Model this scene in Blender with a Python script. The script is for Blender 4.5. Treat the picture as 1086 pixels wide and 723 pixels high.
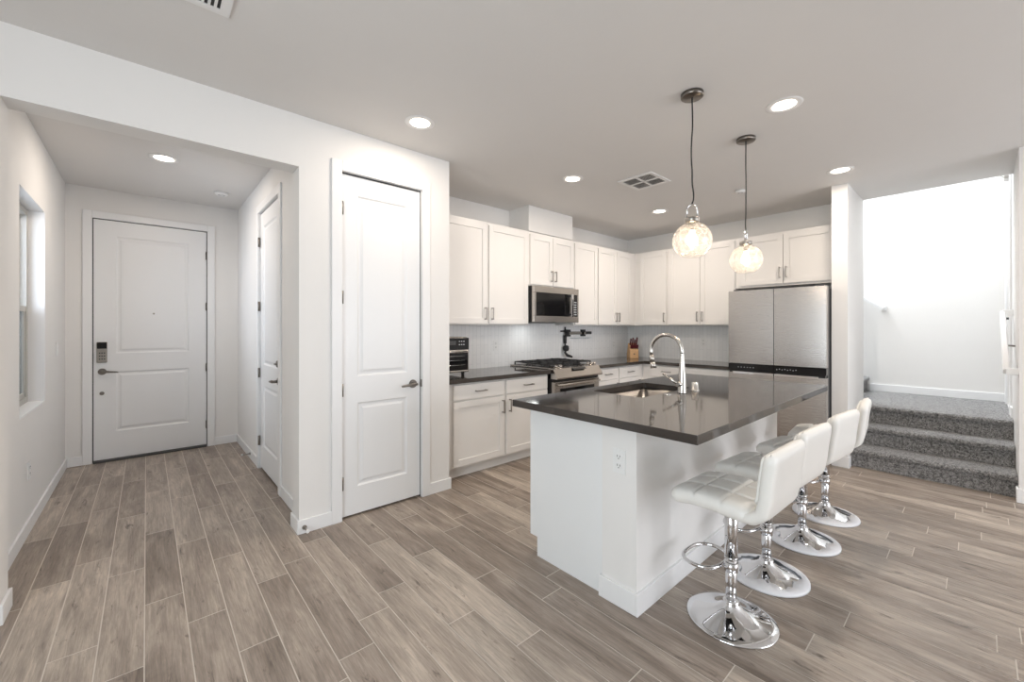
import bpy, bmesh, math, random
from mathutils import Matrix, Vector
R = math.radians
PI = math.pi
random.seed(7)
for o in list(bpy.data.objects):
    bpy.data.objects.remove(o)
C = bpy.context.scene.collection

# ------------------------------------------------------------ camera, light, exposure
cam_d = bpy.data.cameras.new('camera')
cam = bpy.data.objects.new('camera', cam_d); C.objects.link(cam)
cam.location = (0, 0, 1.349)
cam.rotation_euler = (PI/2, 0, -0.7253)
cam_d.sensor_width = 36
cam_d.lens = 437.15/1086*36
cam_d.shift_y = -13.95/1086
cam_d.clip_start = 0.02
bpy.context.scene.camera = cam

sc = bpy.context.scene
sc.view_settings.view_transform = 'Standard'
sc.view_settings.look = 'None'
sc.view_settings.gamma = 1
sc.view_settings.exposure = 0.0
sc.view_settings.use_curve_mapping = False

world = bpy.data.worlds.new('daylight'); sc.world = world
world.use_nodes = True
wn = world.node_tree.nodes['Background']
wn.inputs[0].default_value = (0.93, 0.95, 1.0, 1)
wn.inputs[1].default_value = 1.3

def area(name, loc, rot, sx, sy, power, col):
    d = bpy.data.lights.new(name, 'AREA'); d.shape = 'RECTANGLE'
    d.size = sx; d.size_y = sy; d.energy = power; d.color = col
    o = bpy.data.objects.new(name, d); C.objects.link(o)
    o.location = loc; o.rotation_euler = rot
    return o
DAY = (0.91, 0.94, 1.0)
REAR_W = 106; STAIR_W = 240; FOYER_W = 95; SIDE_W = 64
area('window_daylight_rear', (3.4, -4.15, 1.25), (R(90), 0, 0), 2.9, 2.2, REAR_W, DAY)
area('window_daylight_side', (-1.72, 0.0, 1.45), (0, R(-90), 0), 1.6, 2.0, SIDE_W, (0.84, 0.94, 1.0))
area('stairwell_overhead_fill', (6.50, 1.5, 5.2), (R(-8), 0, 0), 1.0, 2.4, STAIR_W, (0.88, 0.94, 1.0))  # added fill panel under the stairwell ceiling, not placed at any window
area('window_daylight_foyer', (-1.45, 3.70, 1.9), (R(82), 0, R(-55)), 1.0, 1.4, FOYER_W, DAY)

# ------------------------------------------------------------ materials
def lin(r, g, b):
    f = lambda c: ((c/255+0.055)/1.055)**2.4 if c/255 > 0.04045 else c/255/12.92
    return (f(r), f(g), f(b), 1)

class NT:
    def __init__(self, name):
        self.m = bpy.data.materials.new(name); self.m.use_nodes = True
        self.t = self.m.node_tree; self.n = self.t.nodes; self.l = self.t.links
        self.b = self.n['Principled BSDF']; self.out = self.n['Material Output']
    def add(self, kind, **kw):
        x = self.n.new(kind)
        for k, v in kw.items(): setattr(x, k, v)
        return x
    def link(self, a, b): self.l.new(a, b)
    def mix(self, fac, a, b, blend='MIX'):
        x = self.n.new('ShaderNodeMix'); x.data_type = 'RGBA'; x.blend_type = blend
        for s, v in ((x.inputs[0], fac), (x.inputs[6], a), (x.inputs[7], b)):
            if hasattr(v, 'is_output'): self.l.new(v, s)
            else: s.default_value = v
        return x.outputs[2]
    def math(self, op, a, b=None, c=None):
        x = self.n.new('ShaderNodeMath'); x.operation = op
        for i, v in enumerate((a, b, c)):
            if v is None: continue
            if hasattr(v, 'is_output'): self.l.new(v, x.inputs[i])
            else: x.inputs[i].default_value = v
        return x.outputs[0]
    def coords(self, scale=(1, 1, 1)):
        tc = self.n.new('ShaderNodeTexCoord'); mp = self.n.new('ShaderNodeMapping')
        mp.inputs['Scale'].default_value = scale
        self.l.new(tc.outputs['Object'], mp.inputs['Vector'])
        return mp.outputs['Vector']
    def noise(self, vec, scale, detail=3, rough=0.5, dist=0.0):
        x = self.n.new('ShaderNodeTexNoise')
        x.inputs['Scale'].default_value = scale; x.inputs['Detail'].default_value = detail
        x.inputs['Roughness'].default_value = rough; x.inputs['Distortion'].default_value = dist
        self.l.new(vec, x.inputs['Vector'])
        return x.outputs['Fac']
    def bump(self, h, strength, dist=0.01):
        x = self.n.new('ShaderNodeBump')
        x.inputs['Strength'].default_value = strength; x.inputs['Distance'].default_value = dist
        self.l.new(h, x.inputs['Height']); self.l.new(x.outputs[0], self.b.inputs['Normal'])

def simple(name, col, rough=0.5, metal=0.0, spec=0.5, var=0.04, nscale=6, bump=0.0, bscale=200, emit=None):
    t = NT(name)
    v = t.coords()
    n = t.noise(v, nscale)
    a = tuple(min(1, c*(1-var)) for c in col[:3])+(1,)
    b = tuple(min(1, c*(1+var)) for c in col[:3])+(1,)
    t.link(t.mix(n, a, b), t.b.inputs['Base Color'])
    t.b.inputs['Roughness'].default_value = rough
    t.b.inputs['Metallic'].default_value = metal
    t.b.inputs['Specular IOR Level'].default_value = spec
    if bump:
        t.bump(t.noise(t.coords(), bscale, 2), bump, 0.002)
    if emit:
        t.b.inputs['Emission Color'].default_value = emit[0]
        t.b.inputs['Emission Strength'].default_value = emit[1]
    return t.m

M = {}
M['wall'] = simple('wall_paint', (0.81, 0.795, 0.775), 0.75, var=0.012, bump=0.12, bscale=90)
M['ceiling'] = simple('ceiling_paint', (0.74, 0.72, 0.70), 0.85, var=0.012, bump=0.15, bscale=70)
M['trim'] = simple('trim_white_gloss', (0.84, 0.84, 0.84), 0.38, var=0.008)
M['door'] = simple('door_white_paint', (0.83, 0.835, 0.84), 0.36, var=0.008)
M['cab'] = simple('cabinet_white_lacquer', (0.82, 0.80, 0.775), 0.34, var=0.008)
M['cabpanel'] = simple('island_white_panel', (0.82, 0.83, 0.83), 0.3, var=0.008)
M['gap'] = simple('gap_shade_black', (0.03, 0.03, 0.03), 0.7)  # near-black colour standing in for shade in gaps and openings
M['nickel'] = simple('brushed_nickel', (0.36, 0.34, 0.31), 0.3, 1.0)
M['nickel_dark'] = simple('dark_nickel', (0.22, 0.20, 0.18), 0.34, 1.0)
M['pewter'] = simple('pull_pewter', (0.36, 0.34, 0.32), 0.34, 1.0)
M['chrome'] = simple('polished_chrome', (0.72, 0.72, 0.73), 0.05, 1.0, var=0.01)
M['black'] = simple('black_enamel', (0.012, 0.012, 0.013), 0.25)
M['blackmatte'] = simple('black_matte_iron', (0.02, 0.02, 0.021), 0.55)
M['blackglass'] = simple('black_glass', (0.006, 0.006, 0.007), 0.08, spec=0.4)
M['darkgrey'] = simple('dark_grey_panel', (0.06, 0.06, 0.062), 0.45)
M['plastic'] = simple('white_plastic', (0.82, 0.82, 0.81), 0.35, var=0.01)
M['slot'] = simple('outlet_slot_dark', (0.04, 0.04, 0.04), 0.6)
M['film'] = simple('white_foam_film', (0.80, 0.80, 0.82), 0.45, var=0.03)
M['vinyl'] = simple('white_vinyl', (0.84, 0.825, 0.785), 0.33, var=0.02, bump=0.08, bscale=260)
M['woodblock'] = simple('maple_wood', (0.62, 0.38, 0.19), 0.45, var=0.12, nscale=30)
M['burgundy'] = simple('burgundy_handle', (0.10, 0.012, 0.018), 0.3)
M['rubber'] = simple('black_rubber', (0.02, 0.02, 0.02), 0.7)
M['lampwhite'] = simple('lamp_diffuser', (0.9, 0.88, 0.84), 0.4, emit=((1.0, 0.90, 0.78, 1), 5.0))
M['almond'] = simple('window_vinyl_tan', (0.46, 0.44, 0.40), 0.4, var=0.02)
M['bulb'] = simple('warm_bulb', (0.95, 0.85, 0.7), 0.4, emit=((1.0, 0.82, 0.60, 1), 26.0))
M['ceil_trim'] = simple('lamp_trim_white', (0.82, 0.81, 0.80), 0.5, var=0.01)
M['display'] = simple('display_marks', (0.6, 0.62, 0.65), 0.4)
M['louver'] = simple('vent_louver_grey', (0.40, 0.40, 0.40), 0.5)

def steel(name, col, rough, axis):
    t = NT(name)
    sc_ = {'x': (2, 120, 120), 'y': (120, 2, 120), 'z': (140, 140, 1.5)}[axis]
    v = t.coords(sc_)
    n = t.noise(v, 3, 3)
    t.link(t.mix(n, tuple(c*0.97 for c in col)+(1,), tuple(min(1, c*1.02) for c in col)+(1,)), t.b.inputs['Base Color'])
    t.b.inputs['Metallic'].default_value = 1
    r = t.math('MULTIPLY_ADD', n, 0.03, rough-0.015)
    t.link(r, t.b.inputs['Roughness'])
    t.bump(n, 0.006, 0.001)
    t.b.inputs['Anisotropic'].default_value = 0.5
    return t.m
M['steel'] = steel('brushed_steel_vertical', (0.56, 0.535, 0.515), 0.27, 'x')
M['steelx'] = steel('brushed_steel_horizontal', (0.50, 0.47, 0.44), 0.24, 'x')
M['sink'] = steel('sink_steel', (0.36, 0.335, 0.31), 0.36, 'x')

def quartz():
    t = NT('dark_polished_quartz')
    n = t.noise(t.coords(), 160, 3)
    n2 = t.noise(t.coords(), 7, 3)
    c = t.mix(n, (0.030, 0.025, 0.022, 1), (0.052, 0.044, 0.039, 1))
    c = t.mix(t.math('MULTIPLY', n2, 0.3), c, (0.08, 0.069, 0.062, 1))
    t.link(c, t.b.inputs['Base Color'])
    t.b.inputs['Roughness'].default_value = 0.07
    t.b.inputs['Specular IOR Level'].default_value = 0.7
    return t.m
M['quartz'] = quartz()

def planks():
    t = NT('wood_look_plank_tile')
    at = t.add('ShaderNodeAttribute', attribute_name='plank')
    sep = t.add('ShaderNodeSeparateColor'); t.link(at.outputs['Color'], sep.inputs[0])
    tc = t.add('ShaderNodeTexCoord')
    off = t.add('ShaderNodeVectorMath', operation='SCALE'); t.link(at.outputs['Color'], off.inputs[0]); off.inputs['Scale'].default_value = 37.0
    ad = t.add('ShaderNodeVectorMath', operation='ADD'); t.link(tc.outputs['Object'], ad.inputs[0]); t.link(off.outputs[0], ad.inputs[1])
    def mp(s):
        x = t.add('ShaderNodeMapping'); x.inputs['Scale'].default_value = s; t.link(ad.outputs[0], x.inputs['Vector']); return x.outputs[0]
    big = t.noise(mp((9, 1.5, 1)), 1.0, 6, 0.62, 0.6)
    grain = t.noise(mp((70, 4, 1)), 1.0, 6, 0.68, 0.5)
    fine = t.noise(mp((190, 9, 1)), 1.0, 4, 0.7, 0.6)
    knots = t.noise(mp((24, 5, 1)), 1.0, 6, 0.68, 0.7)
    cr = t.add('ShaderNodeValToRGB'); t.link(big, cr.inputs[0])
    e = cr.color_ramp.elements
    e[0].position = 0.32; e[0].color = lin(100, 89, 80)
    e[1].position = 0.68; e[1].color = lin(196, 184, 171)
    m_ = e.new(0.5); m_.color = lin(150, 138, 128)
    tint = t.mix(sep.outputs[0], lin(128, 114, 102), lin(184, 171, 157))
    c = t.mix(0.5, cr.outputs[0], tint)
    g = t.math('MULTIPLY_ADD', grain, 1.8, 0.13)
    gc = t.add('ShaderNodeCombineColor')
    for i in range(3): t.link(g, gc.inputs[i])
    c = t.mix(0.75, c, gc.outputs[0], 'MULTIPLY')
    f2 = t.math('MULTIPLY_ADD', fine, 1.1, 0.47)
    fc = t.add('ShaderNodeCombineColor')
    for i in range(3): t.link(f2, fc.inputs[i])
    c = t.mix(0.9, c, fc.outputs[0], 'MULTIPLY')
    kr = t.add('ShaderNodeValToRGB'); t.link(knots, kr.inputs[0])
    kr.color_ramp.elements[0].position = 0.31; kr.color_ramp.elements[0].color = (1, 1, 1, 1)
    kr.color_ramp.elements[1].position = 0.40; kr.color_ramp.elements[1].color = (0, 0, 0, 1)
    kf = t.math('MULTIPLY', kr.outputs[0], 0.8)
    c = t.mix(kf, c, lin(74, 62, 55))
    t.link(c, t.b.inputs['Base Color'])
    t.link(t.math('MULTIPLY_ADD', grain, 0.16, 0.30), t.b.inputs['Roughness'])
    t.b.inputs['Specular IOR Level'].default_value = 0.5
    t.bump(grain, 0.12, 0.002)
    return t.m
M['planks'] = planks()
M['grout'] = simple('pale_grout', lin(214, 206, 196), 0.8, var=0.05, nscale=40)

def carpet():
    t = NT('grey_speckled_carpet')
    v = t.coords()
    a = t.noise(v, 55, 4, 0.75); b = t.noise(v, 170, 2, 0.7)
    cr = t.add('ShaderNodeValToRGB'); t.link(t.math('MULTIPLY_ADD', b, 0.5, t.math('MULTIPLY', a, 0.5)), cr.inputs[0])
    e = cr.color_ramp.elements
    e[0].position = 0.40; e[0].color = lin(40, 38, 38)
    e[1].position = 0.60; e[1].color = lin(176, 174, 172)
    t.link(cr.outputs[0], t.b.inputs['Base Color'])
    t.b.inputs['Roughness'].default_value = 0.95
    t.b.inputs['Sheen Weight'].default_value = 0.3
    t.bump(t.math('ADD', a, b), 0.9, 0.01)
    return t.m
M['carpet'] = carpet()

def splash():
    t = NT('white_picket_tile')
    tc = t.add('ShaderNodeTexCoord')
    sx = t.add('ShaderNodeSeparateXYZ'); t.link(tc.outputs['Object'], sx.inputs[0])
    hor = t.math('ADD', sx.outputs[0], sx.outputs[1])
    cb = t.add('ShaderNodeCombineXYZ'); t.link(sx.outputs[2], cb.inputs[0]); t.link(hor, cb.inputs[1])
    bt = t.add('ShaderNodeTexBrick'); t.link(cb.outputs[0], bt.inputs['Vector'])
    bt.inputs['Scale'].default_value = 1.0
    bt.inputs['Brick Width'].default_value = 0.21; bt.inputs['Row Height'].default_value = 0.052
    bt.inputs['Mortar Size'].default_value = 0.0016; bt.inputs['Mortar Smooth'].default_value = 0.3
    bt.inputs['Color1'].default_value = (0.88, 0.88, 0.875, 1); bt.inputs['Color2'].default_value = (0.92, 0.92, 0.915, 1)
    bt.inputs['Mortar'].default_value = (0.72, 0.73, 0.74, 1)
    t.link(bt.outputs['Color'], t.b.inputs['Base Color'])
    t.b.inputs['Roughness'].default_value = 0.16
    wob = t.noise(t.coords(), 22, 2)
    t.bump(t.math('MULTIPLY_ADD', wob, 0.35, t.math('SUBTRACT', 1.0, bt.outputs['Fac'])), 0.35, 0.003)
    return t.m
M['splash'] = splash()

def pane(name, tint=(0.9, 0.95, 1.0, 1), gl=0.06):
    t = NT(name)
    tr = t.add('ShaderNodeBsdfTransparent'); tr.inputs[0].default_value = tint
    gs = t.add('ShaderNodeBsdfGlossy'); gs.inputs['Roughness'].default_value = 0.02
    mx = t.add('ShaderNodeMixShader')
    lw = t.add('ShaderNodeLayerWeight'); lw.inputs[0].default_value = 0.35
    t.link(t.math('MULTIPLY_ADD', lw.outputs['Fresnel'], 0.6, gl), mx.inputs[0])
    t.link(tr.outputs[0], mx.inputs[1]); t.link(gs.outputs[0], mx.inputs[2])
    t.link(mx.outputs[0], t.out.inputs[0])
    return t.m
M['pane'] = pane('window_glass')
M['screen'] = pane('insect_screen_glass', (0.45, 0.48, 0.5, 1), 0.03)
M['ovenglass'] = pane('dark_oven_glass', (0.30, 0.31, 0.33, 1), 0.14)

def globe_glass():
    t = NT('crackled_clear_glass')
    v = t.coords()
    vo = t.add('ShaderNodeTexVoronoi', feature='DISTANCE_TO_EDGE'); vo.inputs['Scale'].default_value = 26
    nz = t.noise(v, 9, 3)
    t.link(v, vo.inputs['Vector'])
    edge = t.add('ShaderNodeValToRGB'); t.link(vo.outputs['Distance'], edge.inputs[0])
    edge.color_ramp.elements[0].position = 0.0; edge.color_ramp.elements[0].color = (1, 1, 1, 1)
    edge.color_ramp.elements[1].position = 0.10; edge.color_ramp.elements[1].color = (0, 0, 0, 1)
    tr = t.add('ShaderNodeBsdfTransparent'); tr.inputs[0].default_value = (1, 0.97, 0.94, 1)
    gs = t.add('ShaderNodeBsdfGlossy'); gs.inputs['Roughness'].default_value = 0.06
    tl = t.add('ShaderNodeBsdfTranslucent'); tl.inputs[0].default_value = (1, 0.95, 0.9, 1)
    df = t.add('ShaderNodeBsdfDiffuse'); df.inputs[0].default_value = (0.95, 0.93, 0.9, 1)
    bp = t.add('ShaderNodeBump'); bp.inputs['Strength'].default_value = 0.5; bp.inputs['Distance'].default_value = 0.004
    t.link(t.math('ADD', vo.outputs['Distance'], nz), bp.inputs['Height'])
    t.link(bp.outputs[0], gs.inputs['Normal'])
    m0 = t.add('ShaderNodeMixShader'); m0.inputs[0].default_value = 0.35
    t.link(tl.outputs[0], m0.inputs[1]); t.link(df.outputs[0], m0.inputs[2])
    m1 = t.add('ShaderNodeMixShader')
    t.link(t.math('MULTIPLY_ADD', edge.outputs[0], 0.22, 0.12), m1.inputs[0])
    t.link(tr.outputs[0], m1.inputs[1]); t.link(m0.outputs[0], m1.inputs[2])
    m2 = t.add('ShaderNodeMixShader')
    lw = t.add('ShaderNodeLayerWeight'); lw.inputs[0].default_value = 0.3
    t.link(t.math('MULTIPLY_ADD', lw.outputs['Facing'], 0.45, 0.04), m2.inputs[0])
    t.link(m1.outputs[0], m2.inputs[1]); t.link(gs.outputs[0], m2.inputs[2])
    t.link(m2.outputs[0], t.out.inputs[0])
    return t.m
M['globe'] = globe_glass()

# ------------------------------------------------------------ mesh helpers
def BM(): return bmesh.new()

def box(bm, x0, x1, y0, y1, z0, z1, bev=0.0, mi=0):
    vs = [bm.verts.new((x, y, z)) for x in (x0, x1) for y in (y0, y1) for z in (z0, z1)]
    q = [(0, 1, 3, 2), (4, 6, 7, 5), (0, 4, 5, 1), (2, 3, 7, 6), (0, 2, 6, 4), (1, 5, 7, 3)]
    fs = [bm.faces.new([vs[i] for i in f]) for f in q]
    for f in fs: f.material_index = mi
    if bev:
        es = list({e for f in fs for e in f.edges})
        r = bmesh.ops.bevel(bm, geom=es, offset=bev, segments=2, profile=0.6, affect='EDGES')
        for f in r['faces']: f.material_index = mi
    return vs

def cyl(bm, p0, p1, r0, r1=None, seg=20, mi=0, cap=True):
    p0 = Vector(p0); p1 = Vector(p1); r1 = r0 if r1 is None else r1
    d = (p1-p0).normalized()
    a = d.orthogonal().normalized(); b = d.cross(a)
    rings = []
    for p, r in ((p0, r0), (p1, r1)):
        rings.append([bm.verts.new(p+a*r*math.cos(2*PI*i/seg)+b*r*math.sin(2*PI*i/seg)) for i in range(seg)])
    for i in range(seg):
        f = bm.faces.new((rings[0][i], rings[0][(i+1) % seg], rings[1][(i+1) % seg], rings[1][i])); f.smooth = True; f.material_index = mi
    if cap:
        f = bm.faces.new(rings[0][::-1]); f.material_index = mi
        f = bm.faces.new(rings[1]); f.material_index = mi

def lathe(bm, prof, seg=32, c=(0, 0, 0), mi=0, close=False):
    rings = []
    for r, z in prof:
        rings.append([bm.verts.new((c[0]+r*math.cos(2*PI*i/seg), c[1]+r*math.sin(2*PI*i/seg), c[2]+z)) for i in range(seg)] if r > 1e-5
                     else [bm.verts.new((c[0], c[1], c[2]+z))])
    pairs = list(zip(rings, rings[1:]))
    if close: pairs.append((rings[-1], rings[0]))
    for A, B in pairs:
        for i in range(seg):
            j = (i+1) % seg
            if len(A) == 1 and len(B) == 1: continue
            if len(A) == 1: f = bm.faces.new((A[0], B[j], B[i]))
            elif len(B) == 1: f = bm.faces.new((A[i], A[j], B[0]))
            else: f = bm.faces.new((A[i], A[j], B[j], B[i]))
            f.smooth = True; f.material_index = mi

def tube(bm, pts, r, seg=10, closed=False, mi=0):
    pts = [Vector(p) for p in pts]; n = len(pts)
    rr = r if isinstance(r, (list, tuple)) else [r]*n
    rings = []; ref = None
    for i, p in enumerate(pts):
        if closed: t = (pts[(i+1) % n]-pts[i-1]).normalized()
        else: t = (pts[min(i+1, n-1)]-pts[max(i-1, 0)]).normalized()
        if ref is None: ref = t.orthogonal().normalized()
        ref = (ref-t*ref.dot(t)).normalized()
        b = t.cross(ref)
        rings.append([bm.verts.new(p+ref*rr[i]*math.cos(2*PI*k/seg)+b*rr[i]*math.sin(2*PI*k/seg)) for k in range(seg)])
    m = n if closed else n-1
    for i in range(m):
        A = rings[i]; B = rings[(i+1) % n]
        for k in range(seg):
            f = bm.faces.new((A[k], A[(k+1) % seg], B[(k+1) % seg], B[k])); f.smooth = True; f.material_index = mi
    if not closed:
        bm.faces.new(rings[0][::-1]).material_index = mi; bm.faces.new(rings[-1]).material_index = mi

def prism(bm, poly, x0, x1, axis='x', mi=0):
    """polygon of (a, b) pairs swept along one axis"""
    def P(a, b, t):
        return {'x': (t, a, b), 'y': (a, t, b), 'z': (a, b, t)}[axis]
    A = [bm.verts.new(P(a, b, x0)) for a, b in poly]; B = [bm.verts.new(P(a, b, x1)) for a, b in poly]
    n = len(poly)
    for i in range(n):
        bm.faces.new((A[i], A[(i+1) % n], B[(i+1) % n], B[i])).material_index = mi
    bm.faces.new(A[::-1]).material_index = mi; bm.faces.new(B).material_index = mi

ROOTM = {}
def part(name, bm, mat, parent=None, label=None, world=True, bevel=0.0):
    if parent is not None and world:
        bm.transform(ROOTM[parent.name].inverted())
    bmesh.ops.recalc_face_normals(bm, faces=bm.faces)
    me = bpy.data.meshes.new(name); bm.to_mesh(me); bm.free()
    for m in (mat if isinstance(mat, (list, tuple)) else [mat]):
        me.materials.append(M[m] if isinstance(m, str) else m)
    o = bpy.data.objects.new(name, me); C.objects.link(o)
    if parent is not None:
        o.parent = parent
        ROOTM[o.name] = ROOTM[parent.name]
    else:
        ROOTM[o.name] = Matrix.Identity(4)
    if label: o['label'] = label
    if bevel:
        md = o.modifiers.new('edge', 'BEVEL'); md.width = bevel; md.segments = 2; md.limit_method = 'ANGLE'
    return o

def thing(name, label, cat, loc=(0, 0, 0), rotz=0.0, group=None, kind=None):
    o = bpy.data.objects.new(name, None); C.objects.link(o)
    o.empty_display_size = 0.1
    o.location = loc; o.rotation_euler = (0, 0, rotz)
    ROOTM[o.name] = Matrix.Translation(loc) @ Matrix.Rotation(rotz, 4, 'Z')
    if label: o['label'] = label
    if cat: o['category'] = cat
    if group: o['group'] = group
    if kind: o['kind'] = kind
    return o

def tag(o, label, cat, group=None):
    o['label'] = label; o['category'] = cat
    if group: o['group'] = group
    return o

def struct(name, bm, mat, label=None, cat=None, bevel=0.0):
    o = part(name, bm, mat, bevel=bevel); o['kind'] = 'structure'
    if label: o['label'] = label
    if cat: o['category'] = cat
    return o

def copy_tree(o, parent=None):
    c = o.copy(); C.objects.link(c)
    if parent is not None: c.parent = parent
    for ch in list(o.children): copy_tree(ch, c)
    return c

def dup(o, loc, rotz=None, label=None):
    c = copy_tree(o); c.location = loc
    if rotz is not None: c.rotation_euler = (0, 0, rotz)
    if label: c['label'] = label
    return c

# ------------------------------------------------------------ the room
H = 2.743
XL, YB = -1.8, -4.2                # living side left wall, rear wall
YP, YP2 = 2.943, 3.098             # pantry wall
XFL, XFR = -0.587, 0.812           # foyer side walls
YD = 5.826                         # entry wall
YW, XW = 3.704, 5.766              # kitchen walls
XP, XP2 = 5.045, 5.872             # opening of the stairs
YQ, YQ1 = 0.825, 0.950             # stub wall by the fridge
YR = -0.216                        # right wall of the stairs
XB = 7.08                          # back wall of the landing
HS = 5.3

# floor of planks
def build_floor():
    bm = BM()
    col = bm.loops.layers.color.new('plank')
    W, L, g = 0.1475, 0.905, 0.0022
    offs = {-3: .504, -2: .67, -1: .395, 0: .874, 1: .581, 2: .226, 3: .706, 4: .81, 5: .078, 6: .206, 7: .69, 8: .39, 9: .88, 10: .529}
    rnd = random.Random(3)
    k0 = math.floor((XL+0.007)/W)
    for k in range(k0, 49):
        x0 = -0.007+k*W; x1 = x0+W
        off = offs.get(k, rnd.random()*L)
        j0 = math.floor((YB-off)/L)
        for j in range(j0, 13):
            y0 = off+j*L; y1 = y0+L
            a0, a1 = max(x0+g, XL), x1-g
            b0, b1 = max(y0+g, YB), min(y1-g, YD+0.05)
            if b1 <= b0 or a1 <= a0: continue
            vs = [bm.verts.new((x, y, 0)) for x, y in ((a0, b0), (a1, b0), (a1, b1), (a0, b1))]
            f = bm.faces.new(vs); c = (rnd.random(), rnd.random(), rnd.random(), 1)
            for lp in f.loops: lp[col] = c
    box(bm, XL-.1, XW+.1, YB-.1, YD+.15, -0.12, -0.0012, mi=1)
    return struct('floor', bm, ['planks', 'grout'], 'wood-look plank tile floor with pale grout lines', 'floor')
build_floor()

# ceiling: one slab ending at the stairwell
bm = BM()
box(bm, XL-.1, XP2, YB-.1, YD+.15, H, H+.16)
struct('ceiling', bm, 'ceiling', 'flat off-white ceiling over kitchen and foyer', 'ceiling')

def wall(name, boxes, label, mat='wall'):
    bm = BM()
    for b in boxes: box(bm, *b)
    return struct(name, bm, mat, label, 'wall')

# foyer left wall with window opening  y 3.92..4.765, z .787..2.235
WY0, WY1, WZ0, WZ1 = 3.915, 4.765, 0.787, 2.237
wall('wall_left', [(XFL-.17, XFL, YP2, WY0, 0, H), (XFL-.17, XFL, WY1, YD, 0, H),
                   (XFL-.17, XFL, WY0, WY1, 0, WZ0), (XFL-.17, XFL, WY0, WY1, WZ1, H)],
     'white foyer wall on the left with a narrow window')
DEX0, DEX1, DZ = -0.396, 0.511, 2.437
wall('wall_entry', [(XFL-.17, DEX0-.02, YD, YD+.15, 0, H), (DEX1+.02, XFR+.14, YD, YD+.15, 0, H), (DEX0-.02, DEX1+.02, YD, YD+.15, DZ+.015, H)],
     'far foyer wall around the entry door')
DFY0, DFY1 = 3.775, 4.572
wall('wall_foyer_right', [(XFR, XFR+.12, YP2, DFY0-.02, 0, H), (XFR, XFR+.12, DFY1+.02, YD, 0, H), (XFR, XFR+.12, DFY0-.02, DFY1+.02, DZ+.015, H)],
     'right foyer wall with a white closet door')
DPX0, DPX1 = 1.027, 1.637
XJ, XC = 0.747, 1.904
wall('wall_pantry', [(XJ, DPX0-.02, YP, YP2, 0, H), (DPX1+.02, XC, YP, YP2, 0, H), (DPX0-.02, DPX1+.02, YP, YP2, DZ+.015, H),
                     (-0.5, XJ, YP, YP2, 2.405, H), (XC-.12, XC, YP2, YW, 0, H), (XL, -0.5, YP, YP2, 0, H)],
     'pantry wall with lowered header over the foyer opening')
wall('wall_range', [(XC-.12, XP2, YW, YW+.12, 0, H)], 'kitchen wall behind the range')
wall('wall_fridge', [(XW, XP2, YQ1, YW, 0, H)], 'kitchen wall behind the refrigerator')
wall('wall_stair_left', [(XP, XP2, YQ, YQ1, 0, H)], 'narrow wall end between refrigerator and carpeted steps')
wall('wall_stair_right', [(XP, XP2, YR-.13, YR, 0, H), (XP, XP+.12, YB, YR-.13, 0, H)], 'wall at the right edge of the carpeted steps')
DSX0, DSX1, LZ = 6.10, 6.88, 0.533
wall('wall_landing_right', [(XP2, DSX0, YR-.13, YR, 0, HS), (DSX1, XB+.12, YR-.13, YR, 0, HS), (DSX0, DSX1, YR-.13, YR, LZ+2.44, HS), (DSX0, DSX1, YR-.13, YR, 0, LZ)],
     'right wall of the stair landing')
wall('wall_landing_back', [(XB, XB+.12, YR-.13, 4.5, 0, HS)], 'bright white wall behind the stair landing')
wall('wall_stairwell_upper', [(XP2-.12, XP2, YR-.13, 4.4, H+.16, HS), (XP2-.001, XP2+.1, YQ+.12, 4.4, 0, HS)], 'upper stairwell wall above the kitchen ceiling')
wall('wall_stairwell_end', [(XP2, XB, 4.4, 4.52, 0, 3.2), (XP2, XB, 4.4, 4.52, 4.95, HS), (XP2, 5.95, 4.4, 4.52, 3.2, 4.95), (7.0, XB, 4.4, 4.52, 3.2, 4.95)],
     'upstairs end wall of the stairwell with a window')
bm = BM(); box(bm, XP2-.12, XB+.12, YR-.13, 4.52, HS, HS+.1)
struct('ceiling_stairwell', bm, 'wall', 'high stairwell ceiling', 'ceiling')
# living side closing walls with big openings (behind the camera)
wall('wall_rear', [(XL-.1, 1.9, YB-.12, YB, 0, H), (4.9, XP+.12, YB-.12, YB, 0, H), (1.9, 4.9, YB-.12, YB, 2.4, H), (1.9, 4.9, YB-.12, YB, 0, 0.1)],
     'rear living room wall with wide glass doors')
wall('wall_living_left', [(XL-.1, XL, YB, -1.0, 0, H), (XL-.1, XL, 1.0, YP2, 0, H), (XL-.1, XL, -1.0, 1.0, 0, .6), (XL-.1, XL, -1.0, 1.0, 2.25, H)],
     'left living room wall with a window')

# boxed chase above the microwave cabinet
wall('wall_vent_chase', [(3.243, 4.005, 3.372, YW, 2.452, H)], 'boxed duct chase above the microwave cabinet')

# backsplash
bm = BM(); box(bm, XC, XW, YW-.008, YW, .89, 1.385); box(bm, 3.26, 4.03, YW-.008, YW, 1.385, 1.45)
struct('wall_backsplash_range', bm, 'splash', 'glossy white picket tile backsplash on the range wall', 'backsplash')
bm = BM(); box(bm, XW-.008, XW, 1.86, YW-.008, .89, 1.385)
struct('wall_backsplash_side', bm, 'splash', 'glossy white picket tile backsplash beside the refrigerator', 'backsplash')

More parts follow.
